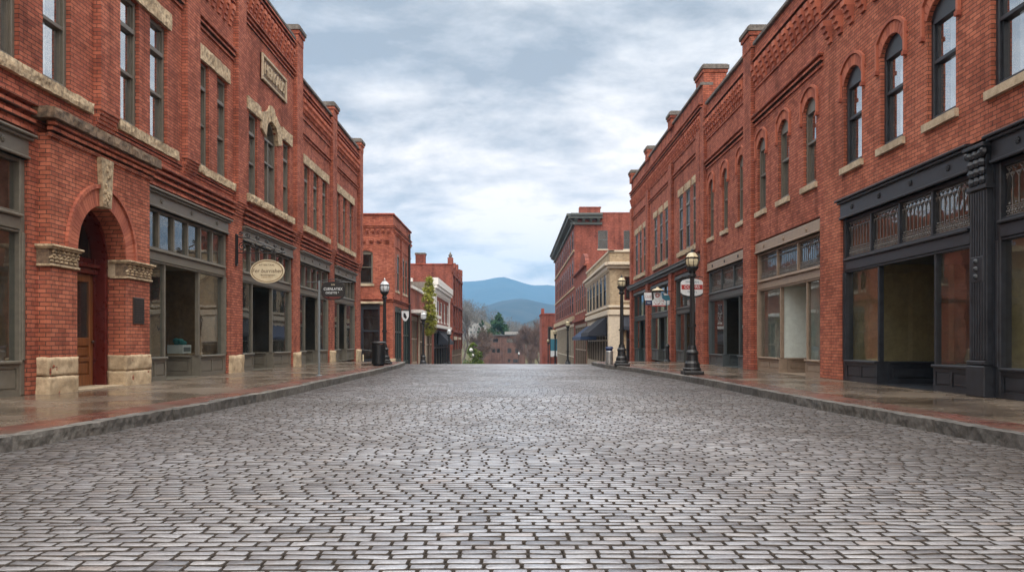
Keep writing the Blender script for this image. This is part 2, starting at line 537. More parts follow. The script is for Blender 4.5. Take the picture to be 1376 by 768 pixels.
def m_terrain(name, c1, c2, sc):
    m, t, b = mat_new(name)
    g = N(t, 'ShaderNodeNewGeometry')
    a = noise_tex(t, g.outputs['Position'], sc, 9, 0.7)
    t.links.new(ramp(t, a, [(0.35, c1), (0.65, c2)]), b.inputs['Base Color'])
    b.inputs['Roughness'].default_value = 0.95
    b.inputs['Specular IOR Level'].default_value = 0.05
    return m


M['earth'] = m_terrain('earth_and_grass', (0.07, 0.06, 0.035), (0.12, 0.11, 0.06), 0.08)
M['wooded'] = m_terrain('wooded_slope', (0.018, 0.021, 0.022), (0.055, 0.052, 0.046), 0.012)
M['wooded_mid'] = m_terrain('wooded_slope_mid', (0.018, 0.022, 0.020), (0.062, 0.058, 0.048), 0.02)

# ------------------------------------------------------------------ geometry helpers


class Fr:
    """a wall frame: u runs along the wall, v is height, w points out of the wall"""

    def __init__(s, o, U, W):
        s.o, s.U, s.W = Vector(o), Vector(U), Vector(W)

    def P(s, u, v, w=0.0):
        return s.o + s.U * u + Vector((0, 0, v)) + s.W * w


class MB:
    def __init__(s):
        s.v, s.f, s.m = [], [], []

    def add(s, pts, faces, mi=0):
        b = len(s.v)
        s.v += [tuple(p) for p in pts]
        for f in faces:
            s.f.append(tuple(b + i for i in f))
            s.m.append(mi)

    def quad(s, a, b, c, d, mi=0):
        s.add((a, b, c, d), ((0, 1, 2, 3),), mi)

    def box(s, F, u0, u1, v0, v1, w0, w1, mi=0):
        p = [F.P(u, v, w) for w in (w0, w1) for v in (v0, v1) for u in (u0, u1)]
        s.add(p, ((0, 1, 3, 2), (4, 6, 7, 5), (0, 4, 5, 1), (2, 3, 7, 6), (0, 2, 6, 4), (1, 5, 7, 3)), mi)

    def bbox(s, F, u0, u1, v0, v1, w0, w1, c=0.012, mi=0):
        """box with its front edges chamfered"""
        c = min(c, (u1 - u0) / 3, (v1 - v0) / 3, (w1 - w0) / 2)
        p = [F.P(*q) for q in ((u0, v0, w0), (u1, v0, w0), (u1, v1, w0), (u0, v1, w0),
                               (u0, v0, w1 - c), (u1, v0, w1 - c), (u1, v1, w1 - c), (u0, v1, w1 - c),
                               (u0 + c, v0 + c, w1), (u1 - c, v0 + c, w1), (u1 - c, v1 - c, w1), (u0 + c, v1 - c, w1))]
        fs = [(0, 3, 2, 1), (8, 9, 10, 11)]
        for i in range(4):
            j = (i + 1) % 4
            fs += [(i, j, 4 + j, 4 + i), (4 + i, 4 + j, 8 + j, 8 + i)]
        s.add(p, fs, mi)

    def rough(s, F, u0, u1, v0, v1, w0, w1, step=0.12, amp=0.02, mi=0, seed=0.0):
        """rock-faced block: a gridded box with its faces pushed about by noise"""
        nu, nv, nw = (max(1, min(40, int(round(abs(b - a) / step)))) for a, b in ((u0, u1), (v0, v1), (w0, w1)))

        def pt(a, b, c):
            u, v, w = u0 + (u1 - u0) * a / nu, v0 + (v1 - v0) * b / nv, w0 + (w1 - w0) * c / nw
            q = Vector((u * 3.6 + seed, v * 4.2, w * 4.2))
            d = mnoise.noise_vector(q) + 0.55 * mnoise.noise_vector(q * 2.9) + 0.3 * mnoise.noise_vector(q * 7.1)
            edge = 0.5 if (a in (0, nu) or b in (0, nv)) else 1.0
            return F.P(u + d.x * amp * 0.5, v + d.y * amp * 0.5, w + (d.z + 0.35) * amp * edge * (1.0 if c else 0.0))
        idx = {}
        b0 = len(s.v)

        def vi(a, b, c):
            k = (a, b, c)
            if k not in idx:
                idx[k] = len(s.v)
                s.v.append(tuple(pt(*k)))
            return idx[k]

        def fq(*ks):
            s.f.append(tuple(vi(*k) for k in ks)); s.m.append(mi)
        for a in range(nu):
            for b in range(nv):
                fq((a, b, nw), (a + 1, b, nw), (a + 1, b + 1, nw), (a, b + 1, nw))
                fq((a, b, 0), (a, b + 1, 0), (a + 1, b + 1, 0), (a + 1, b, 0))
            for c in range(nw):
                fq((a, 0, c), (a + 1, 0, c), (a + 1, 0, c + 1), (a, 0, c + 1))
                fq((a, nv, c), (a, nv, c + 1), (a + 1, nv, c + 1), (a + 1, nv, c))
        for b in range(nv):
            for c in range(nw):
                fq((0, b, c), (0, b, c + 1), (0, b + 1, c + 1), (0, b + 1, c))
                fq((nu, b, c), (nu, b + 1, c), (nu, b + 1, c + 1), (nu, b, c + 1))

    def prism(s, F, pts, w0, w1, mi=0):
        n = len(pts)
        p = [F.P(u, v, w0) for u, v in pts] + [F.P(u, v, w1) for u, v in pts]
        fs = [tuple(range(n - 1, -1, -1)), tuple(range(n, 2 * n))]
        for i in range(n):
            j = (i + 1) % n
            fs.append((i, j, n + j, n + i))
        s.add(p, fs, mi)

    def tube(s, path, r, seg=6, mi=0, r1=None, closed=False):
        pts = [Vector(p) for p in path]
        n = len(pts)
        ring = []
        for i, p in enumerate(pts):
            d = (pts[min(i + 1, n - 1)] - pts[max(i - 1, 0)])
            d = d.normalized() if d.length > 1e-9 else Vector((0, 0, 1))
            a = d.cross(Vector((0, 0, 1)))
            if a.length < 1e-3:
                a = d.cross(Vector((0, 1, 0)))
            a.normalize()
            b = d.cross(a)
            rr = r if r1 is None else r + (r1 - r) * i / max(1, n - 1)
            for k in range(seg):
                th = 2 * math.pi * k / seg
                ring.append(p + a * (rr * math.cos(th)) + b * (rr * math.sin(th)))
        fs = []
        for i in range(n - 1):
            for k in range(seg):
                k2 = (k + 1) % seg
                fs.append((i * seg + k, i * seg + k2, (i + 1) * seg + k2, (i + 1) * seg + k))
        fs.append(tuple(range(seg - 1, -1, -1)))
        fs.append(tuple((n - 1) * seg + k for k in range(seg)))
        s.add(ring, fs, mi)

    def lathe(s, c, prof, seg=16, mi=0, flute=0.0):
        c = Vector(c)
        pts, n = [], len(prof)
        for r, z in prof:
            for k in range(seg):
                th = 2 * math.pi * k / seg
                rr = r * (1 - (flute if k % 2 else 0))
                pts.append(c + Vector((rr * math.cos(th), rr * math.sin(th), z)))
        fs = []
        for i in range(n - 1):
            for k in range(seg):
                k2 = (k + 1) % seg
                fs.append((i * seg + k, i * seg + k2, (i + 1) * seg + k2, (i + 1) * seg + k))
        fs.append(tuple(range(seg - 1, -1, -1)))
        fs.append(tuple((n - 1) * seg + k for k in range(seg)))
        s.add(pts, fs, mi)

    def blob(s, c, rx, ry, rz, mi=0, seg=8, rings=5):
        prof = []
        c = Vector(c)
        pts = []
        for i in range(rings + 1):
            ph = math.pi * i / rings
            for k in range(seg):
                th = 2 * math.pi * k / seg
                q = max(math.sin(ph), 0.02)
                pts.append(c + Vector((rx * q * math.cos(th), ry * q * math.sin(th), -rz * math.cos(ph))))
        fs = []
        for i in range(rings):
            for k in range(seg):
                k2 = (k + 1) % seg
                fs.append((i * seg + k, i * seg + k2, (i + 1) * seg + k2, (i + 1) * seg + k))
        s.add(pts, fs, mi)

    def build(s, name, mats, parent=None, smooth=False, fix=True):
        me = bpy.data.meshes.new(name)
        off = Vector((0, 0, 0))
        p = parent
        while p is not None:
            off += p.location
            p = p.parent
        vs = [(a - off.x, b - off.y, c - off.z) for a, b, c in s.v] if off.length else s.v
        me.from_pydata(vs, [], s.f)
        if not isinstance(mats, (list, tuple)):
            mats = [mats]
        for mm in mats:
            me.materials.append(M[mm] if isinstance(mm, str) else mm)
        if len(mats) > 1:
            me.polygons.foreach_set('material_index', s.m)
        if fix:
            bm = bmesh.new(); bm.from_mesh(me)
            bmesh.ops.recalc_face_normals(bm, faces=bm.faces)
            bm.to_mesh(me); bm.free()
        if smooth:
            me.polygons.foreach_set('use_smooth', [True] * len(me.polygons))
        me.update()
        o = bpy.data.objects.new(name, me)
        col.objects.link(o)
        if parent:
            o.parent = parent
        return o


def tag(o, label, cat, group=None):
    o['label'] = label
    o['category'] = cat
    if group:
        o['group'] = group
    return o


def thing(name, label, cat, loc, group=None):
    o = bpy.data.objects.new(name, None)
    o.empty_display_size = 0.2
    o.location = loc
    col.objects.link(o)
    return tag(o, label, cat, group)


def struct(o, kind='structure'):
    o['kind'] = kind
    return o


def copy_thing(root, loc, label):
    r = root.copy(); col.objects.link(r); r.location = loc; r['label'] = label
    for ch in list(root.children):
        c = ch.copy(); col.objects.link(c); c.parent = r
        for g_ in list(ch.children):
            d = g_.copy(); col.objects.link(d); d.parent = c
    return r


def lettering(name, s, size, F, u, v, w, mat, parent, ext=0.003, squeeze=1.0, shear=0.0):
    cu = bpy.data.curves.new(name, 'FONT')
    cu.body = s; cu.size = size; cu.extrude = ext; cu.align_x = 'CENTER'; cu.align_y = 'CENTER'; cu.shear = shear
    ob = bpy.data.objects.new(name + '_tmp', cu)
    col.objects.link(ob)
    dg = bpy.context.evaluated_depsgraph_get()
    me = bpy.data.meshes.new_from_object(ob.evaluated_get(dg))
    mb = MB()
    mb.add([F.P(u + p.co.x * squeeze, v + p.co.y, w + p.co.z) for p in me.vertices], [tuple(q.vertices) for q in me.polygons])
    bpy.data.objects.remove(ob); bpy.data.meshes.remove(me)
    return mb.build(name, mat, parent)


def gz(y):
    """height of the street: level, then over a crest and down into the valley"""
    if y < 34: return 0.0
    if y < 44: return -0.0025 * (y - 34) ** 2
    if y < 220: return -0.25 - 0.05 * (y - 44)
    return -9.05


FL = Fr((-7.9, 0, 0), (0, 1, 0), (1, 0, 0))     # facades of the left side
FRT = Fr((7.4, 0, 0), (0, 1, 0), (-1, 0, 0))    # facades of the right side


def arch_top(u, op):
    u0, u1, v0, v1, rise = op
    if rise <= 0: return v1
    a, um = (u1 - u0) / 2, (u0 + u1) / 2
    rad = (a * a + rise * rise) / (2 * rise)
    return v1 + rise - rad + math.sqrt(max(0, rad * rad - (u - um) ** 2))


def arch_pts(op, n=12, grow=0.0):
    u0, u1, v0, v1, rise = op
    return [(u0 + (u1 - u0) * i / n, arch_top(u0 + (u1 - u0) * i / n, op)) for i in range(n + 1)]


def wall_sheet(mb, F, u0, u1, v0, v1, ops, depth=0.25, w=0.0, mi=0, base=None):
    br = {u0, u1}
    for op in ops:
        br.update((op[0], op[1]))
        if op[4] > 0:
            br.update(p[0] for p in arch_pts(op))
    br = sorted(x for x in br if u0 - 1e-6 <= x <= u1 + 1e-6)
    for a, b in zip(br, br[1:]):
        if b - a < 1e-5: continue
        mid = (a + b) / 2
        cur = sorted([op for op in ops if op[0] < mid < op[1]], key=lambda o: o[2])
        lo_a = lo_b = v0
        for op in cur:
            if op[2] > min(lo_a, lo_b) + 1e-4:
                mb.quad(F.P(a, lo_a, w), F.P(b, lo_b, w), F.P(b, op[2], w), F.P(a, op[2], w), mi)
            lo_a, lo_b = arch_top(a, op), arch_top(b, op)
        if v1 > max(lo_a, lo_b) + 1e-4 or not cur:
            mb.quad(F.P(a, lo_a, w), F.P(b, lo_b, w), F.P(b, v1, w), F.P(a, v1, w), mi)
    for op in ops:
        a, b, c, d, r = op
        for u in (a, b):
            if u0 <= u <= u1:
                mb.quad(F.P(u, c, w), F.P(u, d, w), F.P(u, d, w - depth), F.P(u, c, w - depth), mi)
        mb.quad(F.P(a, c, w), F.P(b, c, w), F.P(b, c, w - depth), F.P(a, c, w - depth), mi)
        ps = arch_pts(op) if r > 0 else [(a, d), (b, d)]
        for p, q in zip(ps, ps[1:]):
            mb.quad(F.P(p[0], p[1], w), F.P(q[0], q[1], w), F.P(q[0], q[1], w - depth), F.P(p[0], p[1], w - depth), mi)


def sash_window(parent, F, op, frame='olive_win', glass='glass_up', top_light=True, curtain=0.0, cside=0, sill=None, w0=0.0,
                detail=True, arched_head=False):
    """a hung sash window in its opening: frame mesh with pane, curtain and sill below it"""
    u0, u1, v0, v1, rise = op
    H = v1 + rise - v0
    fw = 0.085 if detail else 0.07
    mb = MB()
    a, b = u0, u1
    d0, d1 = (w0 - 0.20, w0 - 0.075) if detail else (w0 - 0.09, w0 - 0.006)
    mb.bbox(F, a, a + fw, v0, v1 + (0 if rise else 0), d0, d1, 0.01)
    mb.bbox(F, b - fw, b, v0, v1, d0, d1, 0.01)
    mb.bbox(F, a + fw, b - fw, v0, v0 + 0.10, d0, d1 + 0.02, 0.01)
    if rise > 0:
        ps = arch_pts(op)
        inner = arch_pts((a + fw, b - fw, v0, v1, max(0.01, rise - fw * 0.6)))
        if arched_head:
            for (p, q), (p2, q2) in zip(zip(ps, ps[1:]), zip(inner, inner[1:])):
                mb.prism(F, [p2, q2, q, p], d0, d1)
            htop = v1
        else:                                       # timber spandrel filling the arch over a square sash
            mb.prism(F, [(a + fw, v1 - 0.09)] + [(b - fw, v1 - 0.09)] + list(reversed(ps)), d0, d1)
            htop = v1 - 0.09
    else:
        mb.bbox(F, a + fw, b - fw, v1 - fw, v1, d0, d1, 0.01)
        htop = v1 - fw
    v_lo = v0 + 0.10
    rail = []
    if top_light:
        vt = v0 + H * 0.76
        rail.append(vt)
        mid = v0 + H * 0.41
    else:
        mid = v0 + H * 0.5
    rail.append(mid)
    for i, r_ in enumerate(rail):
        t_ = 0.05 if (top_light and i == 0) else 0.035
        mb.bbox(F, a + fw, b - fw, r_ - t_, r_ + t_, d0 + 0.02, d1 - 0.01 + (0.03 if (top_light and i == 0) else 0), 0.008)
    if detail:  # sash stiles, a step back from the box frame
        mb.box(F, a + fw, a + fw + 0.045, v_lo, htop, d0 + 0.01, d1 - 0.05)
        mb.box(F, b - fw - 0.045, b - fw, v_lo, htop, d0 + 0.01, d1 - 0.05)
    if arched_head:
        um = (a + b) / 2
        mb.box(F, um - 0.035, um + 0.035, v_lo, v1, d0 + 0.012, d1 - 0.02)
        mb.box(F, a + fw, b - fw, v1 - 0.035, v1 + 0.035, d0 + 0.018, d1 - 0.012)
    win = mb.build('window', frame, parent)
    g_ = MB()
    if arched_head:
        pp = arch_pts((a + 0.02, b - 0.02, v0, v1, max(0.01, rise - 0.02)))
        n = len(pp)
        g_.add([F.P(p[0], p[1], d0 + 0.03) for p in pp] + [F.P(p[0], v0 + 0.05, d0 + 0.03) for p in pp],
               [(i, i + 1, n + i + 1, n + i) for i in range(n - 1)])
    else:
        for lo, hi, dd in ((v_lo - 0.02, mid, 0.035), (mid, htop + 0.02, 0.055)):
            g_.quad(F.P(a + 0.03, lo, d0 + dd), F.P(b - 0.03, lo, d0 + dd), F.P(b - 0.03, hi, d0 + dd), F.P(a + 0.03, hi, d0 + dd))
    g_.build('pane', glass, win, fix=False)
    if curtain > 0:
        c_ = MB()
        cu0, cu1 = (a - 0.1, a - 0.1 + (b - a + 0.2) * curtain) if cside == 0 else (b + 0.1 - (b - a + 0.2) * curtain, b + 0.1)
        n = 16
        zt, zb = (v1 + rise * 0.5 + 0.1), v0 - 0.05
        pts = []
        for i in range(n + 1):
            u = cu0 + (cu1 - cu0) * i / n
            ww = d0 - 0.07 + 0.03 * math.sin(i * 2.1) + 0.012 * math.sin(i * 5.3)
            pts += [F.P(u, zb, ww), F.P(u, zt, ww * 1.0)]
        c_.add(pts, [(2 * i, 2 * i + 2, 2 * i + 3, 2 * i + 1) for i in range(n)])
        c_.build('curtain', 'curtain', win, fix=False, smooth=True)
    if sill:
        s_ = MB()
        if detail:
            s_.rough(F, u0 - 0.09, u1 + 0.09, v0 - 0.14, v0 - 0.003, w0 - 0.24, w0 + 0.07, 0.09, 0.007)
        else:
            s_.box(F, u0 - 0.08, u1 + 0.08, v0 - 0.14, v0 - 0.003, w0 - 0.2, w0 + 0.06)
        s_.build('sill', sill, win)
    return win


def shell(parent, F, u0, u1, vb, vt, depth, ops, mat, roof_v=None, op_depth=0.25, near_side=True, extra_low=-0.5):
    """the brick box of a building: pierced front, sides, back, roof behind a parapet"""
    mb = MB()
    wall_sheet(mb, F, u0, u1, vb, vt, ops, op_depth)
    for u in (u0, u1):
        mb.quad(F.P(u, vb, 0), F.P(u, vt, 0), F.P(u, vt, -depth), F.P(u, vb, -depth))
    mb.quad(F.P(u0, vb, -depth), F.P(u1, vb, -depth), F.P(u1, vt, -depth), F.P(u0, vt, -depth))
    # inner face and top of the parapet
    th = 0.34
    rv = (vt - 0.9) if roof_v is None else roof_v
    mb.quad(F.P(u0, vt, 0), F.P(u1, vt, 0), F.P(u1, vt, -th), F.P(u0, vt, -th))
    mb.quad(F.P(u0, rv, -th), F.P(u1, rv, -th), F.P(u1, vt, -th), F.P(u0, vt, -th))
    o = mb.build('wall', mat, parent, fix=False)
    r = MB()
    r.quad(F.P(u0, rv, -0.02), F.P(u1, rv, -0.02), F.P(u1, rv, -depth + 0.02), F.P(u0, rv, -depth + 0.02))
    r.build('roof', 'roof', parent, fix=False)
    return o


def strings(mb, F, u0, u1, vs, w=0.0, h=0.062, step=0.042):
    """corbelled brick string courses, each a little prouder than the one below"""
    n = len(vs)
    for i, v in enumerate(vs):
        mb.box(F, u0, u1, v, v + h, w - 0.02, w + step * (i + 1))


def dentils(mb, F, u0, u1, v0, v1, pitch, width, w=0.0, proud=0.15, steps=3, mi=0):
    """a row of corbelled brackets, each stepping out as it rises"""
    n = max(1, int((u1 - u0) / pitch))
    p = (u1 - u0) / n
    for i in range(n):
        c = u0 + (i + 0.5) * p
        for k in range(steps):
            a = v0 + (v1 - v0) * k / steps
            mb.box(F, c - width / 2, c + width / 2, a, v0 + (v1 - v0) * (k + 1) / steps, w - 0.01, w + proud * (k + 1) / steps, mi)


def rosette(parent, F, u, v, w, mat, r=0.055):
    mb = MB()
    for k in range(6):
        th = k * math.pi / 3
        c = F.P(u + 0.62 * r * math.cos(th), v + 0.62 * r * math.sin(th), w)
        mb.blob(c, 0.42 * r, 0.42 * r, 0.42 * r, seg=6, rings=4)
    mb.blob(F.P(u, v, w + 0.012), 0.36 * r, 0.36 * r, 0.36 * r, seg=6, rings=4)
    return mb.build('rosette', mat, parent, smooth=True)


def leaded(parent, F, u0, u1, v0, v1, w, glass='glass_lead'):
    """a leaded transom light: tall lancets between two ornamental borders"""
    g_ = MB()
    g_.quad(F.P(u0, v0, w), F.P(u1, v0, w), F.P(u1, v1, w), F.P(u0, v1, w))
    o = g_.build('transom_glass', glass, parent, fix=False)
    mb = MB()
    H = v1 - v0
    n = max(3, int(round((u1 - u0) / 0.155)))
    p = (u1 - u0) / n
    lo, hi = v0 + H * 0.23, v0 + H * 0.74
    t_ = 0.009
    wa, wb = w + 0.003, w + 0.014
    for i in range(n + 1):
        u = u0 + i * p
        if 0 < i < n:
            mb.box(F, u - t_ / 2, u + t_ / 2, v0 + H * 0.02, hi, wa, wb)
    for v in (v0 + H * 0.02, v0 + H * 0.20, v1 - H * 0.035):
        mb.box(F, u0, u1, v - t_ / 2, v + t_ / 2, wa - 0.001, wb + 0.001)
    for i in range(n):
        a, c = u0 + i * p, u0 + (i + 0.5) * p
        b = a + p
        # pointed heads, crocket leaves and the chain of lozenges below
        mb.prism(F, [(a, hi), (a + t_, hi), (c + t_ * .5, v0 + H * .86), (c - t_ * .5, v0 + H * .86)], wa, wb)
        mb.prism(F, [(b - t_, hi), (b, hi), (c + t_ * .5, v0 + H * .86), (c - t_ * .5, v0 + H * .86)], wa, wb)
        for du, vv, rr in ((0.5, 0.90, 0.020), (0.12, 0.82, 0.022), (0.88, 0.82, 0.022), (0.25, 0.93, 0.014), (0.75, 0.93, 0.014),
                           (0.5, 0.11, 0.026), (0.08, 0.11, 0.018), (0.92, 0.11, 0.018), (0.28, 0.06, 0.014), (0.72, 0.06, 0.014),
                           (0.28, 0.16, 0.014), (0.72, 0.16, 0.014), (0.5, 0.25, 0.02)):
            q, z = a + p * du, v0 + H * vv
            mb.prism(F, [(q - rr, z), (q, z - rr), (q + rr, z), (q, z + rr)], wa - 0.002, wb + 0.002)
    mb.build('lead_tracery', 'lead', parent)
    return o


def panel_bulkhead(parent, F, u0, u1, v0, v1, w0, w1, mat, panels):
    mb = MB()
    mb.box(F, u0, u1, v0, v1 - 0.05, w0, w1 - 0.022)
    mb.bbox(F, u0, u1, v1 - 0.05, v1, w0, w1 + 0.05, 0.012)
    wf = w1 - 0.022
    mb.box(F, u0, u1, v0, v0 + 0.10, wf, w1)
    mb.box(F, u0, u1, v1 - 0.12, v1 - 0.051, wf, w1)
    n = panels
    st = 0.075
    for i in range(n + 1):
        c = u0 + (u1 - u0 - st) * i / n
        mb.box(F, c, c + st, v0 + 0.1, v1 - 0.12, wf, w1)
    for i in range(n):
        a = u0 + (u1 - u0 - st) * i / n + st + 0.03
        b = u0 + (u1 - u0 - st) * (i + 1) / n - 0.03
        if b - a > 0.06:
            mb.bbox(F, a, b, v0 + 0.13, v1 - 0.15, wf, w1 - 0.010, 0.012)
    return mb.build('bulkhead', mat, parent)


def glass_quad(parent, F, u0, u1, v0, v1, w, mat='glass', name='display_glass'):
    g_ = MB()
    g_.quad(F.P(u0, v0, w), F.P(u1, v0, w), F.P(u1, v1, w), F.P(u0, v1, w))
    return g_.build(name, mat, parent, fix=False)


def storefront(parent, F, u0, u1, mat='olive', band='olive', base=0.13, bulk=0.66, disp=2.80, rail=3.05, tr=3.95, top=4.33,
               entry=None, ntr=6, nros=2, lead=False, room='inner_brown', recess=1.35, ros=None, bulk_mat=None, lip=True, back_room=5.0,
               floor_z=None, trans_glass='glass', open_return='glass'):
    j = 0.13
    bulk_mat = bulk_mat or mat
    mb = MB()
    for a, b in ((u0, u0 + j), (u1 - j, u1)):
        mb.bbox(F, a, b, base, tr, -0.24, -0.06, 0.015)
        mb.bbox(F, a + 0.025, b - 0.025, bulk, disp - 0.04, -0.1, -0.035, 0.012)
    mb.bbox(F, u0 + j, u1 - j, disp, rail - 0.05, -0.24, -0.055, 0.012)
    mb.bbox(F, u0 + j, u1 - j, rail - 0.05, rail, -0.24, 0.0, 0.015)
    mb.bbox(F, u0 + j, u1 - j, disp - 0.045, disp - 0.003, -0.2, -0.075, 0.01)
    sf = mb.build('storefront', mat, parent)
    bb = MB()
    bb.bbox(F, u0 + 0.004, u1 - 0.004, tr, top - 0.03, -0.24, 0.01, 0.012)
    bb.bbox(F, u0 + 0.004, u1 - 0.004, tr, tr + 0.05, -0.2, 0.045, 0.015)
    if lip:
        bb.bbox(F, u0 - 0.03, u1 + 0.03, top - 0.075, top - 0.028, -0.1, 0.075, 0.012)
        bb.bbox(F, u0 - 0.06, u1 + 0.06, top - 0.026, top + 0.02, -0.1, 0.13, 0.015)
    bb.build('fascia', band, sf)
    for i in range(nros):
        rosette(sf, F, u0 + (u1 - u0) * (i + 0.5) / nros, (tr + top) / 2 - 0.01, 0.018, ros or band)
    # transom lights
    a0, a1 = u0 + j, u1 - j
    mu = MB()
    mu.box(F, a0, a1, tr - 0.06, tr - 0.002, -0.2, -0.085)
    mu.box(F, a0, a1, rail + 0.002, rail + 0.05, -0.2, -0.085)
    for i in range(1, ntr):
        c = a0 + (a1 - a0) * i / ntr
        mu.bbox(F, c - 0.035, c + 0.035, rail + 0.05, tr - 0.06, -0.2, -0.08, 0.008)
    mu.build('transom_frame', mat, sf)
    for i in range(ntr):
        c0, c1 = a0 + (a1 - a0) * i / ntr + 0.03, a0 + (a1 - a0) * (i + 1) / ntr - 0.03
        if lead:
            leaded(sf, F, c0, c1, rail + 0.05, tr - 0.06, -0.15)
        else:
            glass_quad(sf, F, c0, c1, rail + 0.04, tr - 0.05, -0.15, trans_glass, 'transom_glass')
    segs = [(a0, a1)] if entry is None else [(a0, entry[0]), (entry[1], a1)]
    for a, b in segs:
        glass_quad(sf, F, a, b, bulk - 0.01, disp, -0.15)
        panel_bulkhead(sf, F, a, b, base, bulk, -0.3, -0.07, bulk_mat, 2 if b - a > 1.15 else 1)
    if entry:
        ea, eb = entry
        dp = recess
        p_ = MB()
        for e in (ea, eb):
            p_.bbox(F, e - 0.035, e + 0.035, bulk, disp, -0.2, -0.10, 0.01)
        e_floor = MB()
        for e, sgn in ((ea, -1), (eb, 1)):
            # side lights of the recess
            FS = Fr(F.P(e, 0, 0), F.W * -1, F.U * (-sgn))
            glass_quad(sf, FS, 0.2, dp, bulk, disp, 0.0, open_return)
            panel_bulkhead(sf, FS, 0.31, dp, base, bulk, -0.12, -0.004, bulk_mat, 1 if dp < 1.8 else 2)
            p_.box(F, e - 0.04, e + 0.04, base, disp, -dp - 0.07, -dp + 0.02)
        p_.quad(F.P(ea, disp - 0.004, -0.2), F.P(eb, disp - 0.004, -0.2), F.P(eb, disp - 0.004, -dp), F.P(ea, disp - 0.004, -dp))
        p_.box(F, ea + 0.04, eb - 0.04, 2.25, 2.36, -dp - 0.06, -dp + 0.01)
        p_.quad(F.P(ea, base + 0.006, 0.02), F.P(eb, base + 0.006, 0.02), F.P(eb, base + 0.006, -dp), F.P(ea, base + 0.006, -dp))
        p_.build('entry_frame', mat, sf)
        d_ = MB()
        da, db = ea + 0.05, eb - 0.05
        n = 2 if db - da > 1.5 else 1
        for i in range(n):
            x0, x1 = da + (db - da) * i / n + 0.01, da + (db - da) * (i + 1) / n - 0.01
            for q in ((x0, x0 + 0.12, base + .02, 2.24), (x1 - 0.12, x1, base + .02, 2.24), (x0 + 0.12, x1 - 0.12, base + .02, base + 0.4), (x0 + 0.12, x1 - 0.12, 2.1, 2.24)):
                d_.box(F, *q, -dp - 0.05, -dp - 0.005)
            d_.tube([F.P(x1 - 0.2, 1.0, -dp), F.P(x1 - 0.2, 1.0, -dp + 0.06), F.P(x1 - 0.2, 1.35, -dp + 0.06), F.P(x1 - 0.2, 1.35, -dp)], 0.012, 5)
        d_.build('shop_door', mat, sf)
        glass_quad(sf, F, da + 0.05, db - 0.05, base + 0.4, 2.1, -dp - 0.03, 'glass', 'door_glass')
        glass_quad(sf, F, da, db, 2.36, disp, -dp - 0.03, 'glass', 'door_glass')
    # the room behind
    r_ = MB()
    x0, x1, z0, z1, wb, wf = u0 - 0.15, u1 + 0.15, base - 0.06, tr + 0.25, -back_room, -0.26
    r_.quad(F.P(x0, z0, wb), F.P(x1, z0, wb), F.P(x1, z1, wb), F.P(x0, z1, wb), 0)
    for x in (x0, x1):
        r_.quad(F.P(x, z0, wf), F.P(x, z1, wf), F.P(x, z1, wb), F.P(x, z0, wb), 0)
    r_.quad(F.P(x0, z0, wf), F.P(x1, z0, wf), F.P(x1, z0, wb), F.P(x0, z0, wb), 1)
    r_.quad(F.P(x0, z1, wf), F.P(x1, z1, wf), F.P(x1, z1, wb), F.P(x0, z1, wb), 1)
    for k in range(2):                              # posts standing in the room
        c = u0 + (u1 - u0) * (0.3 + 0.42 * k)
        r_.box(F, c - 0.11, c + 0.11, z0, z1, -1.95, -1.73, 0)
        r_.box(F, c - 0.16, c + 0.16, z1 - 0.9, z1 - 0.75, -2.0, -1.68, 0)
    # a counter and shelves against the back wall
    r_.box(F, u0 + 0.4, u0 + (u1 - u0) * 0.55, z0, z0 + 1.0, wb + 1.4, wb + 2.0, 1)
    for k in range(4):
        r_.box(F, u0 + 0.3, u1 - 0.5, 0.6 + k * 0.55, 0.64 + k * 0.55, wb + 0.02, wb + 0.35, 1)
    r_.build('shop_interior', [room, 'inner_dark'], sf, fix=False)
    return sf


def voussoirs(parent, F, um, vc, r0, r1, a0, a1, n, w0, w1, name='arch', mat='voussoir', gap=0.1):
    mb = MB()
    for i in range(n):
        t0 = a0 + (a1 - a0) * (i + gap / 2) / n
        t1 = a0 + (a1 - a0) * (i + 1 - gap / 2) / n
        mb.prism(F, [(um + r0 * math.cos(t0), vc + r0 * math.sin(t0)), (um + r1 * math.cos(t0), vc + r1 * math.sin(t0)),
                     (um + r1 * math.cos(t1), vc + r1 * math.sin(t1)), (um + r0 * math.cos(t1), vc + r0 * math.sin(t1))], w0, w1)
    return mb.build(name, mat, parent)


